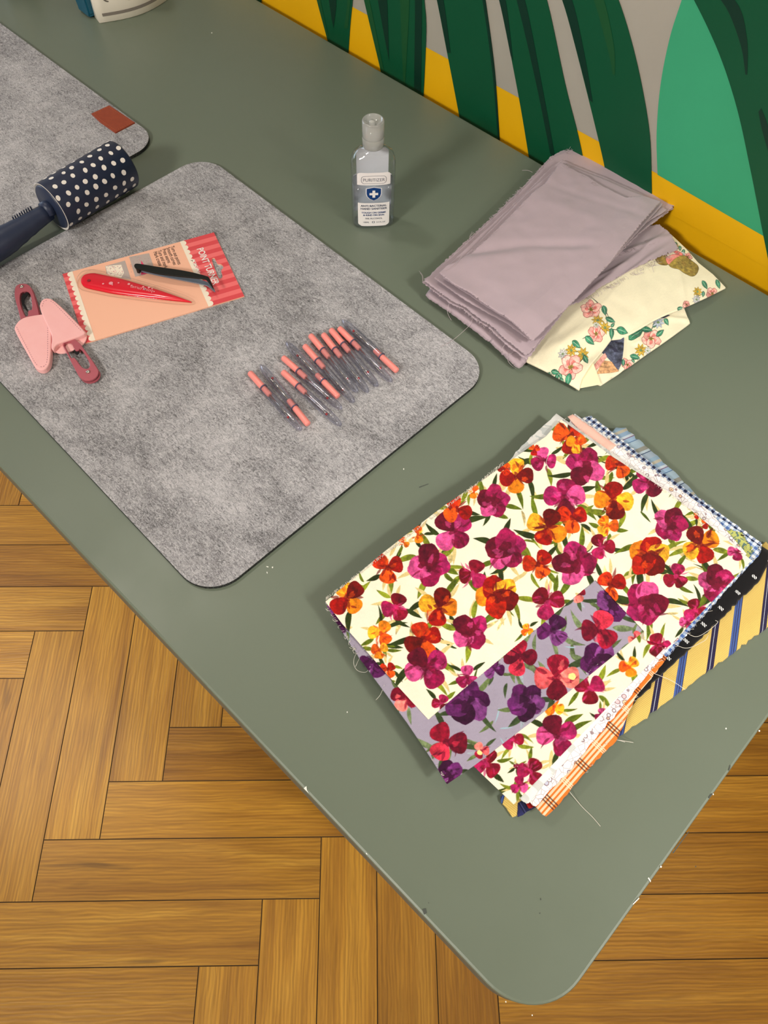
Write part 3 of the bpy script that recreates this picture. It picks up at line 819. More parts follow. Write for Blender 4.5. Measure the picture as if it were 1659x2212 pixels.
def body(bm, zs, grow, seg=64, cap0=True, cap1=False):
    R = [[bm.verts.new(BM @ Vector(bpt(2*math.pi*k/seg, z, grow))) for k in range(seg)] for z in zs]
    for A, B in zip(R, R[1:]):
        for k in range(seg):
            f = bm.faces.new((A[k], A[(k+1) % seg], B[(k+1) % seg], B[k])); f.smooth = True
    if cap0: bm.faces.new(R[0][::-1])
    if cap1: bm.faces.new(R[-1])
zs = [0, .0008, .002, .004, .02, .04, .06, .083] + [.083+.018*k/9 for k in range(1, 10)] + [.1035]
bm = bmesh.new(); body(bm, zs, 0)
link('bottle_body', bm_mesh('bottle_body', bm), thin_mat('clear_bottle_plastic', (.95, .96, .97), 1.5, edge=2.6), bt)
bm = bmesh.new(); body(bm, [.0022, .004, .02, .04, .0575], -.0011, cap1=True)
GEL = newmat('clear_gel', (.93, .95, .97), .02, .5, 0, Transmission_Weight=1.0, IOR=1.34)
link('gel', bm_mesh('gel', bm), thin_mat('clear_gel', (.95, .965, .98), 1.30, .03, .08, (.95, .96, 1.0)), bt)
def front(x, z, g=.0004):
    a, b = bsec(z); q = min(1, abs(x)/a); n = 3.2
    y = -(b+g)*(1-q**n)**(1/n); return BM @ Vector((x, y, z))
LBL = newmat('white_label', (.985, .97, .975), .4); LBLB = newmat('white_label_back', (.97, .97, .99), .5)
BLUE = newmat('shield_blue_print', (.04, .24, .50), .4); INK = newmat('label_ink', (.25, .30, .42), .5); GRYI = newmat('label_grey_ink', (.50, .50, .55), .5)
def gridpatch(bm, xa, xb, za, zb, mi, back=False, g=.0004, rad=.004, n=16, rt=True, rb=False):
    for i in range(n):
        for j in range(n):
            q = []
            for (ii, jj) in ((i, j), (i+1, j), (i+1, j+1), (i, j+1)):
                z = za + (zb-za)*jj/n
                L, R = xa, xb
                for on, zc, sg in ((rt, zb-rad, 1), (rb, za+rad, -1)):
                    d = (z-zc)*sg
                    if on and d > 0:
                        k = rad - math.sqrt(max(0, rad*rad-d*d)); L, R = xa+k, xb-k
                x = L + (R-L)*ii/n; p = front(x, z, g)
                if back: p = BM @ Vector((x, -(BM.inverted() @ p).y, z))
                q.append(bm.verts.new(p))
            f = bm.faces.new(q); f.material_index = mi
bm = bmesh.new()
gridpatch(bm, -.0190, .0190, .0615, .0775, 0)
gridpatch(bm, -.0185, .0185, .0050, .0375, 0, rt=False, rb=True)
# rounded frame and wording
def ring_fr(w, h, r, t_, zc, mi, g):
    o = rounded(-w/2, -h/2, w/2, h/2, r, 6); i_ = rounded(-w/2+t_, -h/2+t_, w/2-t_, h/2-t_, r-t_, 6)
    for k in range(len(o)):
        j = (k+1) % len(o)
        f = bm.faces.new([bm.verts.new(front(x, zc+z, g)) for x, z in (o[k], o[j], i_[j], i_[k])]); f.material_index = mi
ring_fr(.0290, .0100, .0040, .0005, .0685, 2, .0007)
def btext(s, size, zc, mi, xs=1.0, bold=0.0): text_bm(bm, s, size, lambda x, y: front(x, zc+y, .0007), mi, 'CENTER', xs=xs, bold=bold)
btext('PURITIZER', .0058, .0665, 2, .93)
btext('ANTI BACTERIAL', .0038, .0325, 3, 1.05, .00006); btext('HAND SANITISER', .0038, .0285, 3, 1.05, .00006)
btext('TOUGH ON GERMS', .0031, .0232, 1, 1.05, .00006); btext('& KIND ON SKIN', .0031, .0198, 1, 1.05, .00006)
btext('70% ALCOHOL', .0031, .0150, 3, 1.0); 
text_bm(bm, '100ML', .0026, lambda x, y: front(x-.0090, .0098+y, .0007), 3, 'CENTER')
text_bm(bm, '3.4 FL.OZ', .0026, lambda x, y: front(x+.0085, .0098+y, .0007), 3, 'CENTER')
for k_ in range(2):
    arc = [(math.cos(q), math.sin(q)) for q in [math.pi*k_ + .5*math.pi+.3 + (math.pi-.6)*j/8 for j in range(9)]]
    for (x, z), (x2, z2) in zip(arc, arc[1:]):
        f = bm.faces.new([bm.verts.new(front(a*.0016*r_-.0004, .0108+b*.0016*r_, .0007)) for a, b, r_ in ((x, z, 1), (x2, z2, 1), (x2, z2, .62), (x, z, .62))]); f.material_index = 3
sh = [(-.0082, .0155), (0, .0172), (.0082, .0155), (.0083, .0090), (.0072, .0052), (.0045, .0022), (0, -.0002), (-.0045, .0022), (-.0072, .0052), (-.0083, .0090)]
def fpoly(pts, z0, mi, g):
    f = bm.faces.new([bm.verts.new(front(x, z0+z, g)) for x, z in pts]); f.material_index = mi
fpoly([(x*1.12, z*1.06-.0005) for x, z in sh], .0415, 0, .0006)
fpoly(sh, .0415, 1, .0009)
fpoly([(-.0016, .0045), (.0016, .0045), (.0016, .0078), (.0050, .0078), (.0050, .0108), (.0016, .0108), (.0016, .0140), (-.0016, .0140), (-.0016, .0108), (-.0050, .0108), (-.0050, .0078), (-.0016, .0078)], .0410, 0, .0012)
link('front_label', bm_mesh('front_label', bm), [LBL, BLUE, GRYI, INK], bt)
bm = bmesh.new(); gridpatch(bm, -.0185, .0185, .058, .090, 0, back=True, g=.0003)
gridpatch(bm, -.0225, .0225, .007, .058, 0, back=True, g=.0003, rt=False)  # label widened behind the gel, imitating the white spread by refraction
link('back_label', bm_mesh('back_label', bm), LBLB, bt)
# disc-top cap
bm = bmesh.new(); R = .0121
lathe(bm, [(.0085, .1020), (R-.0006, .1018), (R, .1026), (R, .1125), (R-.0006, .1131), (R-.0001, .1137), (R, .1145), (R, .1310), (R-.0012, .1322), (R-.0020, .1318), (R-.0024, .1285), (0, .1278)], 48, BM)
lathe(bm, [(0, .1335), (.0022, .1332), (.0032, .1318), (.0034, .1279)], 24, BM @ Matrix.Translation((-.0015, -.0030, 0)) @ Matrix.Rotation(0, 4, 'X'))
lathe(bm, [(.0070, .100), (.0082, .1005), (.0082, .124), (0, .1245)], 32, BM)
link('disc_cap', bm_mesh('disc_cap', bm), thin_mat('milky_cap_plastic', (.93, .93, .93), 1.45, .15, .46, (.98, .98, .97), edge=2.2), bt)

# ---------------------------------------------------------------- steam iron, only its foot shows
TEAL = newmat('teal_plastic', (.04, .34, .44), .3); IWH = newmat('cream_white_plastic', (.94, .91, .86), .35); GRO = newmat('grey_recess', (.50, .47, .44), .6)
ir = thing('steam_iron', (-1.17, .62, TT), 'cream and teal appliance with a grooved foot, cut by the top edge near the wall', 'iron')
e0 = Vector(tp(216, 51)); e1 = Vector(tp(352, 0)); ed = (e1-e0).normalized(); en = Vector((ed.y, -ed.x))  # outward, to the camera
if en.dot(-e0) < 0: en = -en
def ipt(a, out, z): q = e0 + ed*a + en*out; return (q.x, q.y, TT+z)
LI = .125
def bow(a): s = a/LI; return .016*math.sin(math.pi*min(max(s, 0), 1))
def irow(z, inset_, back):
    fr = [(a, bow(a)-inset_) for a in [LI*k/12 for k in range(13)]]
    a0_, a1_ = .004+inset_*.2, LI-.004-inset_*.2
    bk = [(a1_+.002, -.012-back*.3), (a1_-.004, -back), (LI*.5, -back-.01), (a0_+.004, -back), (a0_-.002, -.012-back*.3)]
    return [ipt(a, o, z) for a, o in fr] + [ipt(a, o, z) for a, o in bk]
bm = bmesh.new(); rows = []
for z, i_, bk in ((0, .001, .022), (.001, 0, .023), (.03, .004, .024), (.06, .012, .030), (.10, .028, .045), (.13, .045, .060), (.135, .052, .062)):
    rows.append([bm.verts.new(p) for p in irow(z, i_, bk)])
n_ = len(rows[0])
for A, B in zip(rows, rows[1:]):
    for k in range(n_):
        f = bm.faces.new((A[k], A[(k+1) % n_], B[(k+1) % n_], B[k])); f.smooth = True
bm.faces.new(rows[0][::-1]); bm.faces.new(rows[-1])
link('white_body', bm_mesh('white_body', bm), IWH, ir)
bm = bmesh.new(); rows = []
for z, i_, bk in ((.0, .020, .0), (.004, .018, .005), (.05, .022, .03), (.12, .04, .06), (.17, .06, .07)):
    R_ = []
    for a, o in ((-.006, -i_), (LI+.006, -i_), (LI+.008, -i_-.03-bk*.4), (LI*.5, -i_-.05-bk), (-.008, -i_-.03-bk*.4)): R_.append(bm.verts.new(ipt(a, o, z+.001)))
    rows.append(R_)
for A, B in zip(rows, rows[1:]):
    for k in range(5): bm.faces.new((A[k], A[(k+1) % 5], B[(k+1) % 5], B[k]))
bm.faces.new(rows[0][::-1]); bm.faces.new(rows[-1])
bmesh.ops.bevel(bm, geom=list(bm.edges), offset=.002, segments=2, affect='EDGES')
link('teal_body', bm_mesh('teal_body', bm), TEAL, ir)
bm = bmesh.new(); pts = []
for k in range(13):
    s = k/12; a = .0065 + (LI-.013)*s
    pts.append((a, .0105))
for k in range(12):
    (a, z), (a2, _) = pts[k], pts[k+1]
    def surf(a, z): return ipt(a, bow(a)-.004*(z/.03)+.0004, z)
    bm.faces.new([bm.verts.new(p) for p in (surf(a, .0085), surf(a2, .0085), surf(a2, .0125), surf(a, .0125))])
link('foot_groove', bm_mesh('foot_groove', bm), GRO, ir)
bm = bmesh.new()
tube(bm, [ipt(LI*.5, -.01, .12), ipt(LI*.5, -.005, .17), ipt(LI*.5, -.02, .21), ipt(LI*.5, -.06, .23), ipt(LI*.5, -.09, .20), ipt(LI*.5, -.09, .15)], .013, 12)
link('handle', bm_mesh('handle', bm), TEAL, ir)
for a, z, w in ((.021, .034, .0085), (.052, .031, .0095)):
    bm = bmesh.new(); c = Vector(ipt(a, bow(a)-.004*(z/.03)-.0005, z))
    M = Matrix.Translation(c) @ Matrix.Rotation(math.atan2(en.y, en.x), 4, 'Z') @ Matrix.Rotation(math.pi/2, 4, 'Y')
    lathe(bm, [(0, -.0012), (w*.72, -.0012), (w*.85, .0014), (w, .0014), (w, -.002)], 28, M)
    link('button', bm_mesh('button', bm), GRO if w < .009 else IWH, ir)
# ---------------------------------------------------------------- hammered silver pot at the top left corner
sx_, sy_ = tp(38, -25)
sp_ = thing('silver_pot', (sx_, sy_, TT), 'shiny silver dimpled pot at the top left, cut by the photo edge', 'pot')
bm = bmesh.new()
lathe(bm, [(0, .0), (.012, .0), (.0165, .0015), (.022, .006), (.027, .014), (.029, .024), (.028, .036), (.025, .045), (.026, .048), (.024, .048), (.022, .044), (.0, .040)], 48, Matrix.Translation((sx_, sy_, TT)))
m = newmat('dimpled_silver', (.80, .77, .72), .16, .5, 1.0); t = NT(m); v = t.coord('Object'); vo = t.n('ShaderNodeTexVoronoi'); vo.inputs['Scale'].default_value = 260; t.l(v, vo.inputs[0]); t.bump(vo.outputs['Distance'], .8, .002)
link('bowl', bm_mesh('bowl', bm), m, sp_)
# ---------------------------------------------------------------- cloth builder
NR = np.random.RandomState(5)
def vnoise(x, y, sc, seed):
    """smooth value noise on room coordinates"""
    r = np.random.RandomState(seed); T = r.rand(64, 64)
    X = x/sc + 7.3; Y = y/sc + 3.1; ix = np.floor(X).astype(int); iy = np.floor(Y).astype(int)
    fx = X-ix; fy = Y-iy; fx = fx*fx*(3-2*fx); fy = fy*fy*(3-2*fy)
    g = lambda a, b: T[a % 64, b % 64]
    return (g(ix, iy)*(1-fx)+g(ix+1, iy)*fx)*(1-fy) + (g(ix, iy+1)*(1-fx)+g(ix+1, iy+1)*fx)*fy
def poly3(pl):                 # [(px,py,z)...] -> room points (z above table)
    return np.array([(*tp(p[0], p[1], p[2]), p[2]) for p in pl])
def resample(P, n, jag=0.0, rs=None):
    t = np.r_[0, np.cumsum(np.linalg.norm(np.diff(P, axis=0), axis=1))]; s = np.linspace(0, t[-1], n)
    Q = np.stack([np.interp(s, t, P[:, k]) for k in range(3)], 1)
    if jag and rs is not None:
        d = rs.randn(n, 2)*jag; d[0] = d[-1] = 0; Q[:, :2] += d
    return Q
def coons(eb, er, et, el, nu, nv, jag=0.0, seed=0):
    rs = np.random.RandomState(seed)
    B, T = resample(poly3(eb), nu+1), resample(poly3(et), nu+1)
    L, R = resample(poly3(el), nv+1), resample(poly3(er), nv+1)
    u = np.linspace(0, 1, nu+1)[None, :, None]; v = np.linspace(0, 1, nv+1)[:, None, None]
    P = (1-v)*B[None]+v*T[None]+(1-u)*L[:, None]+u*R[:, None]
    P -= (1-u)*(1-v)*B[0]+u*(1-v)*B[-1]+(1-u)*v*T[0]+u*v*T[-1]
    if jag:
        P[0, 1:-1, :2] += rs.randn(nu-1, 2)*jag; P[-1, 1:-1, :2] += rs.randn(nu-1, 2)*jag
        P[1:-1, 0, :2] += rs.randn(nv-1, 2)*jag; P[1:-1, -1, :2] += rs.randn(nv-1, 2)*jag
    return P                                    # (nv+1, nu+1, 3)
def quad_edges(c, z):
    c = [(p[0], p[1], p[2] if len(p) > 2 else z) for p in c]
    return [c[0], c[1]], [c[1], c[2]], [c[3], c[2]], [c[0], c[3]]
def sheet(name, P, thick, mats, parent=None, disp=None, keep=None, colfn=None, uvfn=None, rim=True, round_=0.35, smooth=True):
    """grid P -> closed slab with soft rounded rim"""
    P = P.copy(); nv, nu = P.shape[0]-1, P.shape[1]-1
    if disp is not None: P[..., 2] += disp(P[..., 0], P[..., 1])
    idx = np.arange((nv+1)*(nu+1)).reshape(nv+1, nu+1)
    q = np.stack([idx[:-1, :-1], idx[:-1, 1:], idx[1:, 1:], idx[1:, :-1]], -1)
    K = np.ones((nv, nu), bool)
    if keep is not None:
        C = .25*(P[:-1, :-1]+P[:-1, 1:]+P[1:, 1:]+P[1:, :-1]); K = keep(C[..., 0], C[..., 1])
    F = q[K].reshape(-1, 4)
    V = P.reshape(-1, 3)
    a = np.cross(V[F[:, 1]]-V[F[:, 0]], V[F[:, 3]]-V[F[:, 0]])[:, 2].sum()
    if a < 0: F = F[:, ::-1]
    # boundary edges (directed)
    E = np.concatenate([F[:, [0, 1]], F[:, [1, 2]], F[:, [2, 3]], F[:, [3, 0]]])
    key = E[:, 0].astype(np.int64)*len(V)+E[:, 1]; rev = E[:, 1].astype(np.int64)*len(V)+E[:, 0]
    be = E[~np.isin(key, rev)]
    bv = np.unique(be)
    m1 = -np.ones(len(V), int); m1[bv] = np.arange(len(bv))
    nrm = np.zeros((len(V), 2))
    d = V[be[:, 1]]-V[be[:, 0]]; nn = np.stack([d[:, 1], -d[:, 0]], 1); nn /= np.linalg.norm(nn, axis=1)[:, None]+1e-12
    np.add.at(nrm, be[:, 0], nn); np.add.at(nrm, be[:, 1], nn); nrm /= np.linalg.norm(nrm, axis=1)[:, None]+1e-12
    R1 = V[bv].copy(); R1[:, :2] += nrm[bv]*thick*round_; R1[:, 2] -= thick*.5
    R2 = V[bv].copy(); R2[:, 2] -= thick
    n0 = len(V); n1 = n0+len(bv)
    S1 = np.stack([be[:, 1], be[:, 0], n0+m1[be[:, 0]], n0+m1[be[:, 1]]], 1)
    S2 = np.stack([n0+m1[be[:, 1]], n0+m1[be[:, 0]], n1+m1[be[:, 0]], n1+m1[be[:, 1]]], 1)
    allV = np.concatenate([V, R1, R2]); allF = np.concatenate([F, S1, S2])
    used = np.unique(allF); mp = -np.ones(len(allV), int); mp[used] = np.arange(len(used))
    allF = mp[allF]; AV = allV[used].copy(); AV[:, 2] = np.maximum(AV[:, 2], .0002); AV[:, 2] += TT
    me = bpy.data.meshes.new(name)
    me.vertices.add(len(AV)); me.vertices.foreach_set('co', AV.astype('f').ravel())
    me.loops.add(allF.size); me.loops.foreach_set('vertex_index', allF.astype('i').ravel())
    me.polygons.add(len(allF)); me.polygons.foreach_set('loop_start', np.arange(0, allF.size, 4, dtype='i'))
    me.polygons.foreach_set('loop_total', np.full(len(allF), 4, 'i'))
    me.update(calc_edges=True); me.validate()
    if smooth: me.polygons.foreach_set('use_smooth', np.ones(len(me.polygons), bool))
    if colfn is not None:
        c = colfn(AV[:, 0], AV[:, 1]); ca = me.color_attributes.new('print', 'FLOAT_COLOR', 'POINT')
        out = np.ones((len(AV), 4), 'f'); out[:, :3] = nlin(c); ca.data.foreach_set('color', out.ravel())
    if uvfn is not None:
        uv = me.uv_layers.new(name='cloth'); li = np.zeros(len(me.loops), 'i'); me.loops.foreach_get('vertex_index', li)
        U = uvfn(AV[:, 0], AV[:, 1]); uv.data.foreach_set('uv', np.stack(U, 1)[li].astype('f').ravel())
    return link(name, me, mats, parent)
def frame(pa, pb, z):
    """local fabric axes: u from a to b"""
    a = np.array(tp(*pa, z=z)); b = np.array(tp(*pb, z=z)); d = (b-a)/np.linalg.norm(b-a)
    return lambda x, y: ((x-a[0])*d[0]+(y-a[1])*d[1], -(x-a[0])*d[1]+(y-a[1])*d[0])
def weave(t, v, sc=1500, st=.25):
    w1 = t.n('ShaderNodeTexWave', bands_direction='X'); w1.inputs['Scale'].default_value = sc*.16; w1.inputs['Distortion'].default_value = 1.2
    w2_ = t.n('ShaderNodeTexWave', bands_direction='Y'); w2_.inputs['Scale'].default_value = sc*.16; w2_.inputs['Distortion'].default_value = 1.2
    t.l(v, w1.inputs[0]); t.l(v, w2_.inputs[0])
    h = t.math('ADD', t.math('MULTIPLY', w1.outputs['Fac'], .5), t.math('MULTIPLY', w2_.outputs['Fac'], .5))
    h = t.math('ADD', h, t.noise(v, 700, 3))
    t.bump(h, st, .0005)
def cloth_mat(name, kind, **kw):
    m = newmat(name, kw.get('c', (.9, .9, .9)), .85, .2); t = NT(m); t.b.inputs['Sheen Weight'].default_value = .15
    v = t.coord('Object')
    if kind == 'print':
        a = t.n('ShaderNodeVertexColor'); a.layer_name = 'print'; t.col(a.outputs[0])
    elif kind == 'plain':
        n = t.noise(v, 9, 4); c = kw['c']; t.col(t.mix(n, tuple(x*.965 for x in c), tuple(min(1, x*1.03) for x in c)))
    else:
        uv = t.n('ShaderNodeUVMap'); uv.uv_map = 'cloth'; sp = t.n('ShaderNodeSeparateXYZ'); t.l(uv.outputs[0], sp.inputs[0])
        X, Y = sp.outputs[0], sp.outputs[1]
        fr = lambda s, p: t.math('FRACT', t.math('ADD', t.math('DIVIDE', s, p), 100.0))
        lt = lambda s, k: t.math('LESS_THAN', s, k)
        band = lambda s, a, b: t.math('MULTIPLY', t.math('GREATER_THAN', s, a), t.math('LESS_THAN', s, b))
        if kind == 'gingham':
            p = kw['p']; a = lt(fr(X, p), .5); b = lt(fr(Y, p), .5)
            s = t.math('MULTIPLY', t.math('ADD', a, b), .5)
            c = t.ramp(s, [(0, kw['c0']), (.3, kw['c1']), (.8, kw['c2'])], True); t.col(c)
        elif kind == 'stripes':
            c = t.ramp(fr(X, kw['p']), kw['stops'], True)
            if 'rib' in kw: c = t.mix(t.math('MULTIPLY', t.math('LESS_THAN', fr(t.math('ADD', Y, t.math('MULTIPLY', X, .35)), kw['rib']), .38), .28), c, (.45, .30, .06))
            t.col(c)
        elif kind == 'plaid':
            c = kw['c0']; p = kw['p']
            fx, fy = fr(X, p), fr(Y, p)
            thr = t.math('GREATER_THAN', fr(t.math('ADD', X, Y), .0012), .5)
            for a, b in kw['bands']: c = t.mix(t.math('MULTIPLY', band(fx, a, b), kw.get('s', .75)), c, kw['c1'])
            for a, b in kw['bands2']: c = t.mix(t.math('MULTIPLY', band(fy, a, b), .8), c, kw['c1'])
            for a, b in kw['dark']: c = t.mix(t.math('MULTIPLY', band(fy, a, b), .8), c, kw['c2'])
            t.col(c)
        elif kind == 'ditsy':
            vo = t.n('ShaderNodeTexVoronoi'); vo.inputs['Scale'].default_value = kw['s']; vo.inputs['Randomness'].default_value = .9; t.l(uv.outputs[0], vo.inputs[0])
            d = vo.outputs['Distance']; sp2 = t.n('ShaderNodeSeparateXYZ'); t.l(vo.outputs['Color'], sp2.inputs[0])
            inside = lt(d, .30); ringm = band(d, .26, .36); core = lt(d, .09)
            fc = t.ramp(sp2.outputs[0], [(0, (.93, .80, .66)), (.25, (.97, .97, .96)), (.5, (.93, .76, .78)), (.7, (.97, .97, .96)), (.85, (.76, .76, .84))], True)
            c = t.mix(inside, kw['c0'], fc); c = t.mix(t.math('MULTIPLY', ringm, .75), c, kw['c1']); c = t.mix(t.math('MULTIPLY', core, .8), c, kw['c1'])
            vb = t.n('ShaderNodeTexVoronoi', feature='DISTANCE_TO_EDGE'); vb.inputs['Scale'].default_value = kw['s']*1.25; t.l(uv.outputs[0], vb.inputs[0])
            vine = t.math('MULTIPLY', lt(vb.outputs['Distance'], .035), t.math('SUBTRACT', 1.0, inside)); c = t.mix(t.math('MULTIPLY', vine, .5), c, kw['c1'])
            t.col(c)
        elif kind == 'leafy':
            c = t.mix(t.ramp(t.noise(uv.outputs[0], kw['s'], 1, .3, 2.5), [(.55, (0, 0, 0, 1)), (.58, (1, 1, 1, 1))]), kw['c0'], kw['c1']); t.col(c)
        elif kind == 'motif':
            p = kw['p']; a = band(fr(X, p), .40, .60); b = band(fr(Y, p), .44, .56)
            q = t.math('GREATER_THAN', fr(t.math('ADD', X, Y), p*.09), .4)
            t.col(t.mix(t.math('MULTIPLY', t.math('MULTIPLY', a, b), q), kw['c0'], kw['c1']))
    weave(t, v, kw.get('w', 1500), kw.get('st', .22)); return m

# ---------------------------------------------------------------- print painter (works in room metres)
class Print:
    def __init__(s, pts, z, base, res=.0003, pad=.01):
        w = np.array([tp(*p, z=z) for p in pts]); s.z = z; s.res = res
        s.x0, s.y0 = w.min(0)-pad; x1, y1 = w.max(0)+pad
        s.W, s.H = int((x1-s.x0)/res)+1, int((y1-s.y0)/res)+1
        s.a = np.ones((s.H, s.W, 3), 'f')*np.array(base, 'f')
        yy, xx = np.mgrid[0:s.H, 0:s.W]; X = s.x0+xx*res; Y = s.y0+yy*res
        s.n1 = (vnoise(X, Y, .0032, 3)-.5)*1.0+(vnoise(X+Y*.6, Y-X*.4, .0014, 4)-.5)*.7
        s.n2 = (vnoise(X*.8+Y*.3, Y, .0085, 6)-.5)
        s.fine = (vnoise(X, Y, .0007, 9)-.5)
        s.a *= (1+.03*s.n2+.03*s.fine)[..., None]
    def poly(s, pts, col, tex=.0, room=False, alpha=1.0, clip=None):
        w = np.array(pts if room else [tp(*p, z=s.z) for p in pts]); g = (w-[s.x0, s.y0])/s.res
        i0, j0 = np.maximum(np.floor(g.min(0)).astype(int)-1, 0); i1, j1 = np.minimum(np.ceil(g.max(0)).astype(int)+2, [s.W, s.H])
        if i1 <= i0 or j1 <= j0: return
        cov = 0
        yy, xx = np.mgrid[j0:j1, i0:i1]
        for ox, oy in ((-.25, -.25), (.25, -.25), (-.25, .25), (.25, .25)):
            ins = np.zeros(xx.shape, bool); X = xx+ox; Y = yy+oy
            for k in range(len(g)):
                xa, ya = g[k-1]; xb, yb = g[k]
                if ya == yb: continue
                c = (ya > Y) != (yb > Y); ins ^= c & (X < (xb-xa)*(Y-ya)/(yb-ya)+xa)
            cov = cov + ins*.25
        cov = cov*alpha
        if clip is not None: cov = cov*clip[j0:j1, i0:i1]
        c = np.array(col, 'f')*np.ones(xx.shape+(3,), 'f')
        if tex: c = c*(1+tex*(s.n1[j0:j1, i0:i1]+.8*s.n2[j0:j1, i0:i1])+.12*s.fine[j0:j1, i0:i1])[..., None]
        s.a[j0:j1, i0:i1] = s.a[j0:j1, i0:i1]*(1-cov[..., None])+c*cov[..., None]
    def __call__(s, x, y):
        g0 = np.clip((x-s.x0)/s.res, 0, s.W-1.001); g1 = np.clip((y-s.y0)/s.res, 0, s.H-1.001)
        i = g0.astype(int); j = g1.astype(int); fx = (g0-i)[:, None]; fy = (g1-j)[:, None]
        return (s.a[j, i]*(1-fx)+s.a[j, i+1]*fx)*(1-fy)+(s.a[j+1, i]*(1-fx)+s.a[j+1, i+1]*fx)*fy
def blob(cx, cy, ra, rb, ang, r, n=22, rough=.10, flat=0.0):
    ph = [r.uniform(0, 6.28) for _ in range(4)]; out = []
    for k in range(n):
        t = 2*math.pi*k/n; w = 1+rough*(.6*math.sin(2*t+ph[0])+.5*math.sin(3*t+ph[1])+.4*math.sin(5*t+ph[2])+.25*math.sin(8*t+ph[3]))
        x, y = ra*w*math.cos(t), rb*w*math.sin(t); out.append((cx+x*math.cos(ang)-y*math.sin(ang), cy+x*math.sin(ang)+y*math.cos(ang)))
    return out
def petal(cx, cy, L, w, ang, r, tip=.35):
    """angular petal from the centre outward"""
    pts = [(0, -.10), (.25, -.62), (.62, -1), (.93, -.78), (1.0+.06*r.random(), -.1), (.95, .62+.2*r.random()), (.66, 1), (.28, .66), (0, .12)]
    out = []
    for a, b in pts:
        a *= L*(1+.06*(r.random()-.5)); b *= w*(1+.16*(r.random()-.5)); out.append((cx+a*math.cos(ang)-b*math.sin(ang), cy+a*math.sin(ang)+b*math.cos(ang)))
    return smoothpoly(out, 1)
def blade_leaf(cx, cy, L, w, ang, bend, n=12):
    top, bot = [], []
    for k in range(n+1):
        s = k/n; x = L*s; y = bend*L*s*s; h = w*math.sin(math.pi*min(1, s**.8))**.9*(1-.15*s)
        top.append((x, y+h)); bot.append((x, y-h))
    return [(cx+x*math.cos(ang)-y*math.sin(ang), cy+x*math.sin(ang)+y*math.cos(ang)) for x, y in top+bot[::-1]]
PAL = {
 'M': [(.66, .10, .36), (.54, .04, .25), (.80, .28, .52), (.38, .02, .13), (.60, .07, .29)],
 'R': [(.78, .17, .02), (.60, .05, .02), (.92, .33, .04), (.40, .03, .02), (.84, .24, .03)],
 'O': [(.95, .52, .05), (.92, .36, .04), (.98, .68, .14), (.80, .20, .03), (.72, .11, .02)],
 'C': [(.52, .03, .15), (.64, .08, .30), (.42, .015, .09), (.74, .16, .40), (.48, .02, .12)],
 'P': [(.34, .09, .32), (.26, .04, .24), (.48, .22, .48), (.19, .02, .16), (.38, .12, .37)],
 'K': [(.60, .04, .17), (.42, .02, .13), (.84, .18, .28), (.34, .01, .12), (.72, .10, .23)],
 'L': [(.90, .34, .36), (.58, .04, .17), (.95, .48, .44), (.42, .01, .12), (.84, .22, .28)],
}
def flower(pr, x, y, rad, kind, seed, petals=None, part=0, leaves=4, tan_=3, ang0=None, two=None, greens=((.36, .42, .07), (.17, .22, .06), (.48, .52, .12)), tanc=(.86, .77, .52)):
    r = random.Random(seed); pal = PAL[kind]; a0 = r.uniform(0, 6.28) if ang0 is None else ang0
    for k in range(tan_ if part != 2 else 0):
        a = a0+r.uniform(0, 6.28); pr.poly(blade_leaf(x+rad*.75*math.cos(a), y+rad*.75*math.sin(a), (10+rad*.6)*r.uniform(.8, 1.2), (1.6+rad*.07), a+r.uniform(-.4, .4), r.uniform(-.3, .3)), tanc, .06)
    for k in range(leaves if part != 2 else 0):
        a = a0+.5+2*math.pi*k/max(1, leaves)+r.uniform(-.5, .5); g = r.choice(greens)
        pr.poly(blade_leaf(x+rad*.7*math.cos(a), y+rad*.7*math.sin(a), (12+rad*.75)*r.uniform(.8, 1.3), (2.2+rad*.10)*r.uniform(.8, 1.2), a+r.uniform(-.8, .8), r.uniform(-.5, .5)), g, .35)
    if part == 1: return
    r = random.Random(seed+9999)
    n = petals or r.choice((4, 5))
    if kind in 'MP' and n >= 4 and petals is None or (petals and petals >= 5):
        for k in range(n):
            a = a0+2*math.pi*k/n+r.uniform(-.15, .15); c = pal[k % len(pal)] if two is None or k % 2 else PAL[two][k % 5]
            pr.poly(blob(x+rad*.45*math.cos(a), y+rad*.45*math.sin(a), rad*.60, rad*.54, a, r), c, .34)
        pr.poly(blob(x, y, rad*.40, rad*.34, a0, r, rough=.25), pal[3], .3, alpha=.85)
    else:
        for k in range(n):
            a = a0+2*math.pi*k/n+r.uniform(-.22, .22); c = pal[k % len(pal)] if two is None or k % 2 else PAL[two][k % 5]
            pr.poly(petal(x, y, rad*r.uniform(.92, 1.08), rad*(.58 if n <= 3 else .50 if n == 4 else .42), a, r), c, .34)
        pr.poly(blob(x, y, rad*.22, rad*.16, a0, r, rough=.25), pal[3], .3, alpha=.7)
    # ink-like dark folds printed across the petals
    for k in range(9):
        a = a0+r.uniform(0, 6.28); d = rad*r.uniform(.05, .55)
        pr.poly(blade_leaf(x+d*math.cos(a), y+d*math.sin(a), rad*r.uniform(.35, .7), rad*r.uniform(.05, .12), a+r.uniform(-1.0, 1.0), r.uniform(-.6, .6)), pal[3], .3, alpha=.62)
    for k in range(3):
        a = a0+r.uniform(0, 6.28); d = rad*r.uniform(.3, .6)
        pr.poly(blob(x+d*math.cos(a), y+d*math.sin(a), rad*.20, rad*.13, a, r, rough=.3), pal[2], .4, alpha=.55)
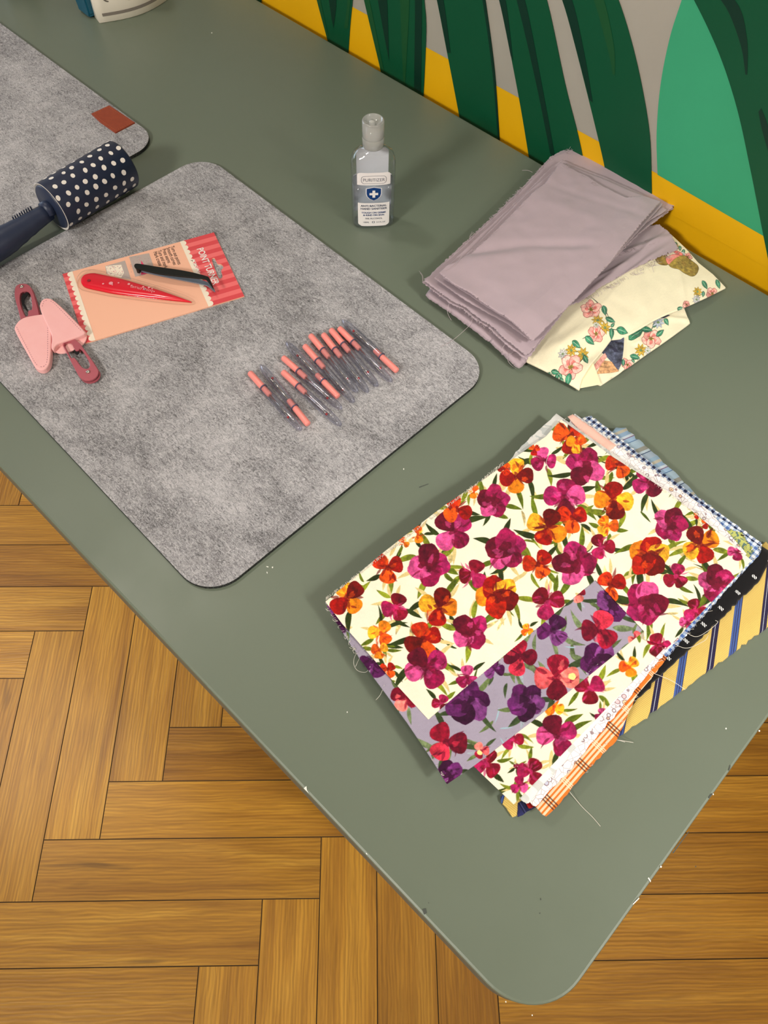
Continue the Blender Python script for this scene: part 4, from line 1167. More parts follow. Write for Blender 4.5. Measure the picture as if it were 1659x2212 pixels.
def threads(parent, spec, mat, z, seed, name='loose_threads'):
    """frayed yarn ends: spec = [((px,py),(px,py),n,len)] along edges, or ('path',[(px,py,z)..])"""
    r = random.Random(seed); bm = bmesh.new()
    for s in spec:
        if s[0] == 'path':
            p = dense([q[:2] for q in s[1]], 8); zs = np.interp(np.linspace(0, 1, len(p)), np.linspace(0, 1, len(s[1])), [q[2] for q in s[1]])
            tube(bm, [(*tp(a[0], a[1], zq), TT+zq) for a, zq in zip(p, zs)], s[2] if len(s) > 2 else .00018, 5)
        else:
            a, b, n, ln = s
            for k in range(n):
                q = r.random(); x, y = a[0]+(b[0]-a[0])*q, a[1]+(b[1]-a[1])*q
                dx, dy = b[0]-a[0], b[1]-a[1]; L = math.hypot(dx, dy); nx, ny = -dy/L, dx/L
                l = ln*r.uniform(.3, 1); k1 = r.uniform(-.6, .6); k2 = r.uniform(-1.2, 1.2)
                pts = [(x-nx*2, y-ny*2), (x+nx*l*.4+dx/L*l*k1*.4, y+ny*l*.4+dy/L*l*k1*.4), (x+nx*l*.8+dx/L*l*(k1+k2*.4)*.8, y+ny*l*.8+dy/L*l*(k1+k2*.4)*.8), (x+nx*l+dx/L*l*(k1+k2), y+ny*l+dy/L*l*(k1+k2)*.8)]
                tube(bm, [(*tp(px, py, z), TT+z+.0004*i) for i, (px, py) in enumerate(dense(pts, 3))], .00016, 4)
    o = link(name, bm_mesh(name, bm), mat, parent); o['kind'] = 'stuff'; return o
YARN_W = newmat('white_yarn', (.88, .86, .82), .8); YARN_L = newmat('lilac_yarn', (.74, .68, .70), .8); YARN_T = newmat('tan_yarn', (.75, .66, .52), .8)
# ---------------------------------------------------------------- pile of printed fabrics (bottom first)
GRP = 'cut fabric pieces in the pile near the table end'
wr = lambda x, y: .0010*(vnoise(x, y, .045, 21)-.5)+.0006*(vnoise(x, y, .02, 22)-.5)
def piece(name, c, z, th, m, label, fr, res=.004, jag=.0003, seed=1, cat='fabric', disp=wr, **kw):
    e = quad_edges(c, z) if len(c) == 4 and not isinstance(c[0], list) else [[(p[0], p[1], p[2] if len(p) > 2 else z) for p in q] for q in c]
    w = [np.array(tp(q[0][0], q[0][1], z)) for q in (e[0], e[1], e[2], e[3])]
    Lu = np.linalg.norm(np.array(tp(*e[0][-1][:2], z=z))-np.array(tp(*e[0][0][:2], z=z))); Lv = np.linalg.norm(np.array(tp(*e[3][-1][:2], z=z))-np.array(tp(*e[3][0][:2], z=z)))
    P = coons(*e, max(4, int(Lu/res)), max(4, int(Lv/res)), jag, seed)
    o = sheet(name, P, th, m, None, disp, uvfn=fr, **kw)
    return tag(o, label, cat, GRP if cat == 'fabric' else None)
# yellow striped tie silk, bottom of the pile
GOLD = (.88, .76, .42); NV = (.05, .09, .28); BL = (.24, .38, .66)
m_y = cloth_mat('gold_striped_silk', 'stripes', rib=.0016, p=.0400, w=2600, st=.5, stops=[(0, GOLD), (.385, NV), (.44, (.75, .78, .85)), (.45, NV), (.52, GOLD), (.80, BL), (.84, NV), (.855, BL), (.885, NV), (.90, BL), (.94, NV), (.95, GOLD)])
f_y = frame((1490, 1478), (1600, 1470), .003)
def stripe_frame(pa, pb, z, off=0.0):   # stripes run a->b in the picture
    a = np.array(tp(*pa, z=z)); b = np.array(tp(*pb, z=z)); d = (b-a)/np.linalg.norm(b-a)
    return lambda x, y: ((x-a[0])*d[1]-(y-a[1])*d[0]+off, (x-a[0])*d[0]+(y-a[1])*d[1])
piece('striped_fabric', [(1108, 1763), (1290, 1623), (1740, 1290), (1640, 1180), (1560, 1230), (1083, 1722)][:0] or [[(1108, 1763), (1294, 1621), (1481, 1484), (1745, 1287)], [(1745, 1287), (1655, 1170)], [(1083, 1722), (1300, 1500), (1655, 1170)], [(1108, 1763), (1083, 1722)]], .0032, .0024, m_y,
      'gold fabric with navy and blue stripes, sticking out furthest right under the pile', stripe_frame((1480, 1478), (1498, 1360), .003), jag=.0006)
# navy scraps at the lowest corner
m_n = cloth_mat('navy_silk', 'stripes', p=.012, c=(0, 0, 0), stops=[(0, (.17, .18, .36)), (.45, (.10, .11, .24)), (.55, (.24, .25, .42)), (.62, (.10, .11, .24))])
piece('navy_fabric', [(1119, 1764), (1168, 1734), (1185, 1690), (1120, 1735)], .0040, .0012, m_n, 'small navy fabric end showing at the lowest corner of the pile', frame((1119, 1764), (1168, 1734), .004))
m_r = cloth_mat('dark_red_cloth', 'plain', c=(.60, .06, .08))
piece('red_fabric', [(1143, 1745), (1163, 1737), (1160, 1715), (1136, 1730)], .0058, .0012, m_r, 'tiny dark red fabric end beside the orange checked one', frame((1143, 1745), (1160, 1735), .005))
# grey blue stripe, upper right
m_gb = cloth_mat('grey_blue_stripe', 'stripes', p=.045, stops=[(0, (.56, .64, .70)), (.12, (.50, .50, .47)), (.22, (.64, .70, .74)), (.28, (.18, .24, .36)), (.30, (.56, .62, .68)), (.45, (.50, .60, .68)), (.55, (.66, .64, .58)), (.62, (.50, .60, .70)), (.72, (.70, .74, .78)), (.78, (.42, .28, .42)), (.80, (.54, .64, .74)), (.90, (.30, .42, .56)), (.92, (.58, .66, .72))])
piece('blue_striped_fabric', [(1250, 960), (1332, 924), (1350, 926), (1548, 1105), (1480, 1150)][:0] or [[(1290, 960), (1500, 1170)], [(1500, 1170), (1552, 1112)], [(1331, 924), (1351, 925), (1440, 1005), (1552, 1112)], [(1290, 960), (1331, 924)]], .0072, .0030, m_gb,
      'grey-blue striped fabric peeping out at the upper right side of the pile', stripe_frame((1360, 965), (1420, 940), .007), jag=.0010)
# dark patterned, right corner
m_b = cloth_mat('black_motif_cloth', 'motif', p=.0240, c0=(.05, .045, .06), c1=(.92, .92, .92))
piece('black_fabric', [[(1150, 1728), (1318, 1568), (1417, 1464), (1508, 1381), (1640, 1250)], [(1640, 1250), (1668, 1195), (1640, 1176)], [(1120, 1690), (1300, 1500), (1640, 1176)], [(1150, 1728), (1120, 1690)]], .0082, .0040, m_b,
      'black fabric with small white woven squares along the lower right side of the pile', stripe_frame((1425, 1440), (1508, 1362), .009, .0125), jag=.0006)
# blue gingham
m_g = cloth_mat('blue_gingham', 'gingham', p=.0062, c0=(.93, .93, .93), c1=(.52, .58, .70), c2=(.09, .12, .25))
piece('gingham_fabric', [[(1100, 1700), (1370, 1500), (1500, 1350), (1642, 1192)], [(1642, 1192), (1644, 1172)], [(1252, 905), (1276, 897), (1430, 1020), (1644, 1172)][::1], [(1100, 1700), (900, 1400), (1252, 905)]], .0108, .0024, m_g,
      'navy and white gingham fabric edging the upper right side of the pile', frame((1276, 897), (1644, 1172), .0108), jag=.0005)
m_g2 = cloth_mat('light_blue_gingham', 'gingham', p=.0060, c0=(.93, .94, .95), c1=(.62, .70, .82), c2=(.30, .42, .66))
piece('gingham_fabric', [[(1240, 1600), (1400, 1462), (1500, 1348), (1640, 1196)], [(1640, 1196), (1641, 1180)], [(1300, 1100), (1480, 1065), (1641, 1180)], [(1240, 1600), (1150, 1450), (1300, 1100)]], .0120, .0012, m_g2,
      'light blue gingham fabric showing as a thin edge at the right corner of the pile', frame((1480, 1065), (1641, 1180), .012), jag=.0006)
# green and yellow print
m_gy = cloth_mat('green_yellow_cloth', 'leafy', s=120, c0=(.72, .74, .42), c1=(.36, .46, .44))
piece('green_fabric', [[(1250, 1560), (1390, 1455), (1500, 1325), (1628, 1190)], [(1628, 1190), (1600, 1150)], [(1300, 1100), (1600, 1150)], [(1250, 1560), (1150, 1450), (1300, 1100)]], .0133, .0012, m_gy,
      'yellow-green patterned fabric visible as a thin line between floral and gingham edges', frame((1390, 1455), (1628, 1190), .013), jag=.0008)
# orange plaid
OR = (.86, .46, .16); m_o = cloth_mat('orange_plaid', 'plaid', p=.040, c0=OR, c1=(.98, .86, .74), c2=(.22, .09, .09), s=.8, bands=[(.30, .345), (.38, .425), (.46, .505)], bands2=[(.62, .64), (.66, .68), (.70, .72)], dark=[(.08, .11), (.14, .17), (.20, .23)])
o_pl = piece('plaid_fabric', [[(1156, 1739), (1180, 1762)], [(1180, 1762), (1200, 1745), (1262, 1668), (1330, 1600), (1372, 1505), (1440, 1420)], [(1425, 1405), (1440, 1420)], [(1156, 1739), (1260, 1610), (1425, 1405)]], .0122, .0016, m_o,
      'orange checked fabric strip with white lines at the lower corner of the pile', stripe_frame((1182, 1750), (1300, 1615), .012, .019), jag=.0003)
# ditsy white print
m_d = cloth_mat('ditsy_floral_cloth', 'ditsy', s=150, c0=(.96, .94, .94), c1=(.42, .26, .33))
piece('ditsy_fabric', [[(1137, 1722), (1158, 1740)], [(1158, 1740), (1236, 1655), (1370, 1492), (1421, 1427), (1520, 1310), (1612, 1196)], [(1242, 893), (1430, 1030), (1560, 1120), (1612, 1196)], [(1137, 1722), (900, 1400), (1242, 893)]], .0150, .0016, m_d,
      'white fabric with tiny outlined blossoms, a strip along the lower right side', frame((1158, 1740), (1612, 1196), .015), jag=.0004)
m_p = cloth_mat('peach_cloth', 'plain', c=(.94, .74, .68))
piece('peach_fabric', [(1227, 899), (1237, 894), (1330, 962), (1300, 985)], .0160, .0010, m_p, 'peach fabric corner at the top of the pile', frame((1228, 896), (1238, 893), .016))
m_w = cloth_mat('white_leaf_cloth', 'leafy', s=42, c0=(.93, .92, .90), c1=(.80, .81, .80))
piece('white_leaf_fabric', [[(1128, 1728), (1142, 1733)], [(1142, 1733), (1290, 1560), (1420, 1400), (1600, 1185)], [(1202, 893), (1228, 913), (1400, 1030), (1505, 1110), (1600, 1185)], [(1128, 1728), (820, 1300), (1085, 1016), (1120, 970), (1202, 893)]], .0172, .0014, m_w,
      'white fabric with pale grey leaves at the top left side of the pile', frame((1202, 893), (1600, 1185), .017), jag=.0004)

# the printed flannels
CRM = (.955, .925, .835); LIL = (.625, .59, .665)
ZC2, ZG, ZC1 = .0190, .0204, .0220
GR2 = ((.36, .42, .25), (.22, .28, .16), (.42, .48, .33))
m_f = cloth_mat('floral_flannel', 'print', w=1800, st=.3)
def cream_bits(pr, n, seed):
    r = random.Random(seed)
def run(pr, L, seed0, **kw):
    for part in (1, 2):        # foliage first, blossoms over it
        for i, it in enumerate(L):
            x, y, rad, k = it[:4]; o = it[4] if len(it) > 4 else {}
            flower(pr, x, y, rad, k, seed0+i, part=part, **{**kw, **o})
P4 = dict(petals=4); P3 = dict(petals=3); RO = dict(petals=4, two='O')
FL1 = [(749, 1291, 40, 'R', RO), (838, 1226, 33, 'R', P3), (855, 1311, 32, 'C', P3), (926, 1221, 45, 'M'), (1065, 1082, 35, 'M'), (979, 1147, 44, 'M', P4), (988, 1100, 30, 'R', P3), (903, 1154, 18, 'O', dict(petals=2)), (872, 1172, 13, 'O', dict(petals=2, leaves=1)),
 (1024, 1062, 15, 'O', dict(petals=2)), (1092, 1186, 43, 'M'), (1021, 1240, 32, 'C', P3), (1074, 1288, 45, 'R', dict(petals=5, two='O')), (947, 1311, 42, 'R', RO), (1115, 1028, 36, 'R', RO), (1015, 1364, 40, 'M'), (823, 1368, 27, 'O', P3), (820, 1404, 20, 'O', P3),
 (914, 1381, 40, 'R', P4), (920, 1441, 47, 'M', P4), (838, 1446, 18, 'R', P3), (1010, 1462, 26, 'M', P3), (953, 1520, 20, 'C', P3), (1139, 1361, 14, 'O', P3), (1183, 1302, 36, 'C', P3), (1233, 941, 38, 'R', P3), (1245, 958, 22, 'O', P3), (1175, 993, 28, 'M', P3), (1154, 972, 13, 'R', P3),
 (1264, 1010, 41, 'M'), (1337, 1003, 30, 'R', P3), (1300, 948, 15, 'M', P3), (1402, 1040, 36, 'M', dict(petals=4)), (1220, 1076, 44, 'M', P4), (1325, 1080, 42, 'R', RO), (1313, 1135, 25, 'O', P3), (1236, 1119, 32, 'R', P3), (1182, 1138, 42, 'R', RO), (1448, 1132, 36, 'M'),
 (1300, 1181, 27, 'C', P3), (1242, 1217, 46, 'M'), (1162, 1219, 33, 'R', P3), (1402, 1202, 44, 'R', dict(petals=5, two='O')), (1512, 1176, 42, 'R', RO), (1460, 1245, 28, 'C', P3), (1592, 1192, 20, 'M', P3), (1549, 1260, 40, 'M'), (1319, 1265, 33, 'R', P3), (1395, 1303, 46, 'M'),
 (1503, 1318, 26, 'C', P3), (1484, 1345, 18, 'M', P3), (1423, 1397, 28, 'C', P3), (1508, 1112, 10, 'R', P3), (1526, 1130, 12, 'R', P3), (1090, 1012, 15, 'R', P3)]
def vines(pr, n, seed, box, z, greens):
    r = random.Random(seed)
    for k in range(n):
        x, y = r.uniform(box[0], box[2]), r.uniform(box[1], box[3]); a = r.uniform(0, 6.28)
        pr.poly(blade_leaf(x, y, r.uniform(22, 50), r.uniform(2.5, 6), a, r.uniform(-.6, .6)), r.choice(greens), .35)
GRN1 = ((.36, .42, .07), (.17, .22, .06), (.48, .52, .12), (.24, .30, .06))
# lower cream sheet
pr2 = Print([(1040, 1650), (1110, 1736), (1560, 1380), (1300, 1240)], ZC2, CRM)
vines(pr2, 16, 5, (1040, 1350, 1480, 1720), ZC2, GRN1)
run(pr2, [(1274, 1488, 34, 'C', P3), (1197, 1528, 22, 'O', P3), (1203, 1588, 44, 'M', P4), (1107, 1597, 24, 'C', P3), (1052, 1651, 32, 'C', P3), (1147, 1667, 30, 'C', P3), (1122, 1697, 20, 'M', P3), (1425, 1392, 28, 'C', P3), (1360, 1440, 24, 'O', dict(petals=3, leaves=5)), (1300, 1545, 16, 'M', P3), (1115, 1655, 6, 'C', P3)], 300)
e = [(1022, 1652), (1112, 1736), (1560, 1215), (1300, 1100)]
P = coons([(1022, 1652, ZC2), (1060, 1690, ZC2), (1108, 1734, ZC2)], [(1108, 1734, ZC2), (1450, 1400, ZC2), (1600, 1232, ZC2)], [(1200, 1100, ZC2), (1600, 1232, ZC2)], [(1022, 1652, ZC2), (1200, 1100, ZC2)], 420, 560) if False else coons([(1022, 1652, ZC2), (1110, 1736, ZC2)], [(1110, 1736, ZC2), (1605, 1222, ZC2)], [(1330, 1180, ZC2), (1605, 1222, ZC2)], [(1022, 1652, ZC2), (1330, 1180, ZC2)], 240, 500)
o2 = sheet('floral_fabric', P, .0014, m_f, None, wr, colfn=pr2)
tag(o2, 'cream floral fabric below the lilac one, showing along the lowest edge', 'fabric', GRP)
# lilac floral sheet
prg = Print([(703, 1300), (970, 1692), (1392, 1362), (1285, 1248)], ZG, LIL)
vines(prg, 46, 8, (720, 1260, 1380, 1690), ZG, GR2)
r_ = random.Random(4)
for k in range(46):
    x, y = r_.uniform(740, 1380), r_.uniform(1280, 1660); prg.poly(blade_leaf(x, y, r_.uniform(20, 45), 1.6, r_.uniform(0, 6.28), r_.uniform(-.2, .2)), (.60, .73, .78))
run(prg, [(1009, 1520, 46, 'P', dict(petals=6)), (1136, 1517, 40, 'P', dict(petals=5)), (1195, 1362, 36, 'P', P3), (1324, 1306, 38, 'P', dict(petals=5)), (1294, 1427, 40, 'P', dict(petals=5)), (1294, 1361, 42, 'K', P3), (1123, 1419, 38, 'K', P4), (1203, 1465, 50, 'L', P4), (1246, 1284, 20, 'L', P3), (1068, 1446, 22, 'P', P3),
 (965, 1604, 42, 'K', P3), (970, 1671, 30, 'P', dict(petals=5)), (1040, 1622, 18, 'L', P3), (728, 1323, 28, 'P', P3), (744, 1351, 16, 'P', P3), (808, 1430, 34, 'P', P3), (876, 1506, 32, 'L', P4), (1372, 1380, 16, 'L', P3)], 500, greens=GR2, tanc=(.62, .66, .70), tan_=1)
prg.poly(blob(1236, 1461, 9, 7, .3, rng), (.96, .88, .55), .1); prg.poly(blob(1036, 1626, 6, 5, .3, rng), (.96, .88, .55), .1)
P = coons([(704, 1302, ZG-.003), (725, 1340, ZG-.003), (775, 1418, ZG-.002), (880, 1560, ZG-.001), (935, 1642, ZG-.002), (966, 1692, ZG-.003)], [(966, 1692, ZG-.003), (1022, 1654, ZG), (1150, 1556, ZG), (1391, 1362, ZG)], [(1000, 1100, ZG), (1286, 1250, ZG), (1391, 1362, ZG)], [(704, 1302, ZG-.003), (1000, 1100, ZG)], 520, 520)
og = sheet('floral_fabric', P, .0014, m_f, None, wr, colfn=prg)
tag(og, 'lilac-grey fabric with purple and crimson blossoms, showing as a strip between cream ones', 'fabric', GRP)
threads(og, [((708, 1310), (775, 1415), 26, 9), ((935, 1642), (968, 1690), 8, 4), ('path', [(790, 1402, ZG), (770, 1412, .014), (764, 1432, .008), (772, 1448, .006), (790, 1452, .010), (800, 1440, ZG)]), ('path', [(830, 1480, ZG), (822, 1500, .012), (812, 1512, .006)]), ('path', [(795, 1400, ZG), (778, 1420, .012), (768, 1440, .008)]), ((1040, 1640), (1330, 1402), 14, 4)], YARN_W, ZG-.002, 3)
# top cream sheet with the corner cut away
pr1 = Print([(705, 1300), (925, 1552), (1480, 1440), (1642, 1205), (1195, 900)], ZC1, CRM)
vines(pr1, 70, 9, (740, 930, 1600, 1520), ZC1, GRN1)
vines(pr1, 60, 19, (740, 930, 1600, 1520), ZC1, ((.86, .77, .52),))
run(pr1, FL1, 100)
def inside(poly, z):
    g = np.array([tp(*p, z=z) for p in poly])
    def f(X, Y):
        ins = np.zeros(X.shape, bool)
        for k in range(len(g)):
            xa, ya = g[k-1]; xb, yb = g[k]
            if ya == yb: continue
            c = (ya > Y) != (yb > Y); ins ^= c & (X < (xb-xa)*(Y-ya)/(yb-ya)+xa)
        return ins
    return f
cut = inside([(925, 1553), (1000, 1488), (1286, 1251), (1392, 1363), (1392, 1380), (1440, 1395), (1500, 1800), (900, 1800)], ZC1)
P = coons([(704, 1299, ZC1), (740, 1346, ZC1), (830, 1448, ZC1), (925, 1552, ZC1), (1030, 1665, ZC1)], [(1030, 1665, ZC1), (1330, 1490, ZC1), (1450, 1390, ZC1), (1622, 1210, ZC1)], [(1212, 906, ZC1), (1320, 985, ZC1), (1440, 1060, ZC1), (1540, 1140, ZC1), (1622, 1210, ZC1)], [(704, 1299, ZC1), (830, 1192, ZC1), (960, 1092, ZC1), (1090, 1004, ZC1), (1180, 942, ZC1), (1212, 906, ZC1)], 720, 800, jag=.0)
o1 = sheet('floral_fabric', P, .0014, m_f, None, wr, keep=lambda x, y: ~cut(x, y), colfn=pr1)
tag(o1, 'cream fabric with orange and magenta blossoms on top of the pile, one corner cut away', 'fabric', GRP)
threads(o1, [((704, 1299), (1090, 1004), 260, -5), ((1212, 906), (1540, 1140), 60, -4), ('path', [(1190, 975, ZC1), (1180, 1000, ZC1+.001), (1195, 1020, ZC1+.001)])], YARN_W, ZC1-.0006, 5)
threads(o_pl, [((1262, 1668), (1372, 1505), 26, 7), ('path', [(1226, 1705, .003), (1255, 1740, .0004), (1280, 1765, .0004), (1297, 1785, .0004)], .00022), ('path', [(1318, 1596, .008), (1345, 1600, .004), (1368, 1604, .001)], .00022), ('path', [(1305, 1600, .008), (1330, 1598, .004), (1350, 1603, .001)], .00022),
 ('path', [(1460, 1350, .015), (1500, 1375, .013), (1530, 1362, .010), (1550, 1345, .010), (1545, 1340, .010)], .0002), ('path', [(1440, 1380, .015), (1480, 1400, .012), (1520, 1385, .010), (1530, 1372, .010)], .0002), ((1400, 1440), (1520, 1320), 40, 14), ((1520, 1320), (1630, 1200), 24, 6), ('path', [(1400, 1450, .012), (1450, 1470, .008), (1480, 1490, .006)], .0002)], YARN_W, .010, 6)
# ---------------------------------------------------------------- cream cloth with garden flowers, folded, under the lilac pile
def ridge(z, *segs):
    """soft folds: ((px,py),(px,py),height,width)"""
    S_ = [(np.array(tp(*a, z=z)), np.array(tp(*b, z=z)), h, w) for a, b, h, w in segs]
    def f(x, y):
        o = 0
        for a, b, h, w in S_:
            d = b-a; L = np.hypot(*d); d = d/L; s = (x-a[0])*d[0]+(y-a[1])*d[1]; n = -(x-a[0])*d[1]+(y-a[1])*d[0]
            e = np.clip(np.minimum(s, L-s)/(.25*L), -1, 1); e = .5+.5*np.sin(e*np.pi/2)
            e = np.where((s < -.25*L) | (s > 1.25*L), 0, e)
            o = o+h*np.exp(-(n/w)**2)*e
        return o
    return f
IV = (.95, .915, .80)
DKL = (.20, .27, .24)
def outl(pr, pts, col, line, w=.9, tex=.25):
    cx = sum(p[0] for p in pts)/len(pts); cy = sum(p[1] for p in pts)/len(pts)
    big = [(p[0]+(p[0]-cx)/max(1e-3, math.hypot(p[0]-cx, p[1]-cy))*w, p[1]+(p[1]-cy)/max(1e-3, math.hypot(p[0]-cx, p[1]-cy))*w) for p in pts]
    pr.poly(big, line, .1); pr.poly(pts, col, tex)
def rose(pr, x, y, r, seed):
    q = random.Random(seed); a0 = q.uniform(0, 6.28)
    for k in range(5):
        a = a0+2*math.pi*k/5; outl(pr, blob(x+r*.52*math.cos(a), y+r*.45*math.sin(a), r*.50, r*.40, a, q, rough=.14), (.96, .68, .64) if k % 2 else (.97, .76, .71), (.62, .30, .28))
        pr.poly(blob(x+r*.40*math.cos(a), y+r*.36*math.sin(a), r*.24, r*.16, a, q, rough=.2), (.91, .46, .44), .3, alpha=.8)
    pr.poly(blob(x, y, r*.2, r*.17, 0, q, rough=.3), (.72, .62, .28), .3)
    for k in range(6):
        a = k*1.05; pr.poly(blade_leaf(x, y, r*.34, .7, a, 0), (.40, .33, .18))
def rleaf(pr, x, y, L, ang, seed=0):
    b = blade_leaf(x-L*.5*math.cos(ang), y-L*.5*math.sin(ang), L, L*.26, ang, .08); outl(pr, b, (.24, .52, .40), DKL, .8, .4)
    pr.poly(blade_leaf(x-L*.45*math.cos(ang), y-L*.45*math.sin(ang), L*.9, .6, ang, .08), (.70, .82, .72))
def daisy(pr, x, y, r, seed, c=(.80, .66, .26), ln=(.42, .34, .12)):
    q = random.Random(seed)
    for k in range(8):
        a = k*math.pi/4+seed; outl(pr, blade_leaf(x+r*.15*math.cos(a), y+r*.15*math.sin(a), r*.9, r*.19, a, 0), c, ln, .6)
    pr.poly(blob(x, y, r*.24, r*.22, 0, q), (.45, .55, .38), .2)
def stem(pr, a, b, bend=.2):
    L = math.hypot(b[0]-a[0], b[1]-a[1]); pr.poly(blade_leaf(*a, L, .9, math.atan2(b[1]-a[1], b[0]-a[0])-bend*.8, bend), DKL)
ZU, ZL = .0135, .0065
pu = Print([(1136, 780), (1251, 840), (1566, 620), (1453, 505)], ZU, IV)
for a, b in (((1277, 640), (1306, 671)), ((1300, 660), (1318, 695)), ((1306, 675), (1312, 712)), ((1262, 770), (1236, 790)), ((1216, 765), (1262, 758)), ((1240, 790), (1200, 797)), ((1210, 790), (1232, 812)), ((1300, 715), (1345, 712)), ((1256, 735), (1290, 724)), ((1500, 645), (1520, 630))): stem(pu, a, b)
rose(pu, 1277, 668, 22, 1); rleaf(pu, 1306, 671, 22, 1.3); rleaf(pu, 1318, 692, 22, .3); daisy(pu, 1290, 695, 13, .2); daisy(pu, 1306, 710, 12, .5)
rleaf(pu, 1323, 703, 11, -1); rleaf(pu, 1322, 720, 20, 1.4); rleaf(pu, 1345, 712, 26, .1); rose(pu, 1287, 723, 18, 2); rleaf(pu, 1274, 736, 24, .5); rleaf(pu, 1245, 745, 22, .5); daisy(pu, 1234, 757, 12, .1); daisy(pu, 1260, 763, 13, .4)
daisy(pu, 1216, 763, 10, .2, (.80, .80, .78), (.42, .42, .46)); daisy(pu, 1286, 706, 7, .2, (.84, .83, .78), (.42, .42, .46)); rose(pu, 1235, 787, 25, 3); rleaf(pu, 1267, 773, 20, 1.1); rleaf(pu, 1231, 812, 25, 1.7); rleaf(pu, 1202, 796, 18, .1); rleaf(pu, 1214, 804, 12, 1); rleaf(pu, 1205, 808, 16, 1.8); rleaf(pu, 1217, 811, 10, .5); rleaf(pu, 1190, 800, 12, .4)
rose(pu, 1542, 628, 14, 4); rleaf(pu, 1525, 611, 20, .9); rleaf(pu, 1556, 605, 20, 1.1); daisy(pu, 1508, 628, 10, .1); daisy(pu, 1506, 644, 9, .2, (.82, .82, .82), (.42, .42, .46)); rose(pu, 1484, 656, 8, 5); rleaf(pu, 1521, 632, 12, 1.6); rleaf(pu, 1470, 663, 12, -.4)
for k, (x, y) in enumerate(((1456, 514), (1463, 522), (1471, 532), (1478, 540))): rleaf(pu, x, y, 12, .9+.3*k)
daisy(pu, 1452, 519, 9, .2); daisy(pu, 1460, 528, 8, .6)
rose(pu, 1487, 551, 10, 8); daisy(pu, 1476, 545, 6, .4, (.82, .82, .82), (.42, .42, .46))
# straw-coloured shape tied with a pink ribbon
S1 = lambda pts: smoothpoly([(1380+x/7.54, 460+y/7.54) for x, y in pts], 2)
outl(pu, S1([(300, 670), (380, 660), (480, 690), (490, 850), (380, 852), (300, 815), (265, 740)]), (.60, .50, .23), (.32, .24, .08), .8, .35)
outl(pu, S1([(480, 720), (600, 680), (740, 650), (860, 740), (1000, 830), (965, 950), (905, 1012), (850, 1022), (770, 985), (640, 930), (520, 890), (470, 820)]), (.62, .53, .24), (.34, .25, .08), .9, .4)
pu.poly(S1([(700, 740), (790, 800), (760, 860), (700, 820)]), (.50, .38, .18), .3, alpha=.5); pu.poly(S1([(600, 760), (660, 800), (640, 840)]), (.48, .36, .16), .3, alpha=.5); pu.poly(S1([(830, 900), (900, 930), (890, 980), (840, 960)]), (.48, .36, .16), .3, alpha=.5)
outl(pu, S1([(440, 730), (480, 700), (600, 650), (700, 660), (600, 730), (520, 800), (490, 850), (450, 800)]), (.93, .56, .52), (.60, .28, .26), .6, .3)
outl(pu, S1([(560, 610), (640, 590), (740, 640), (700, 680), (620, 660)]), (.90, .48, .46), (.45, .25, .28), .6, .3)
m_iv = cloth_mat('ivory_floral_cotton', 'print', w=1400, st=.2)
rose_root = thing('floral_cloth', (*tp(1300, 700, 0), TT), 'ivory cloth with pink roses and green leaves, crumpled under the lilac pile', 'fabric', None)
dU = lambda x, y: .0012*(vnoise(x, y, .03, 41)-.5)
rU = ridge(ZU, ((1460, 560), (1480, 655), .0016, .004), ((1170, 760), (1300, 700), .0030, .009), ((1215, 800), (1390, 700), -.0030, .008), ((1330, 650), (1400, 690), -.0010, .01))
P = coons([(1136, 779, .006), (1165, 793, .008), (1205, 812, .008), (1251, 840, .0052)],
          [(1251, 840, .0052), (1256, 818, .009), (1276, 785, ZU), (1299, 757, ZU), (1321, 729, ZU), (1345, 725, ZU), (1371, 712, ZU), (1404, 694, ZU), (1446, 675, ZU-.001), (1477, 663, ZU-.002), (1525, 641, .011), (1567, 620, .006)],
          [(1452, 508, .007), (1480, 535, .010), (1508, 567, .010), (1540, 592, .009), (1567, 620, .006)],
          [(1136, 779, .006), (1185, 690, .008), (1310, 560, .010), (1400, 505, .010), (1452, 508, .007)], 330, 520)
def cap_h(lim):
    return lim
bump_u = lambda x, y: dU(x, y)+rU(x, y)
link_u = sheet('upper_fold', P, .0028, m_iv, rose_root, bump_u, colfn=pu)
pl_ = Print([(1250, 840), (1298, 830), (1492, 694), (1470, 655), (1290, 740)], ZL, IV)
SLT = (.30, .32, .40)
pl_.poly([(1296, 757), (1322, 728), (1347, 724), (1345, 760), (1341, 790), (1335, 802), (1320, 780), (1305, 765)], SLT, .55)
pl_.poly([(1312, 742), (1330, 752), (1336, 762), (1328, 760)], (.20, .20, .28), .3); pl_.poly([(1326, 735), (1343, 745), (1344, 749), (1328, 740)], (.20, .20, .28), .3)
outl(pl_, [(1290, 806), (1336, 803), (1322, 781), (1302, 778)], (.84, .64, .46), (.45, .30, .2), .6, .4)
for k in range(3): outl(pl_, [(1281+k*8, 790-k*9), (1291+k*8, 780-k*9), (1299+k*6, 788-k*9), (1288+k*7, 798-k*8)], (.94, .66, .62), (.60, .32, .3), .5)
for a, b in (((1406, 715), (1414, 700)), ((1398, 750), (1408, 745)), ((1372, 771), (1390, 760))): stem(pl_, a, b)
rose(pl_, 1406, 732, 21, 11); rleaf(pl_, 1425, 720, 20, -.8); daisy(pl_, 1384, 757, 13, .3); rleaf(pl_, 1372, 771, 22, .2); rose(pl_, 1355, 789, 14, 12); rleaf(pl_, 1368, 780, 9, .7); rleaf(pl_, 1345, 788, 14, 1.5); rleaf(pl_, 1373, 722, 38, -.7); rleaf(pl_, 1397, 712, 24, .1); rleaf(pl_, 1414, 702, 14, -1.2)
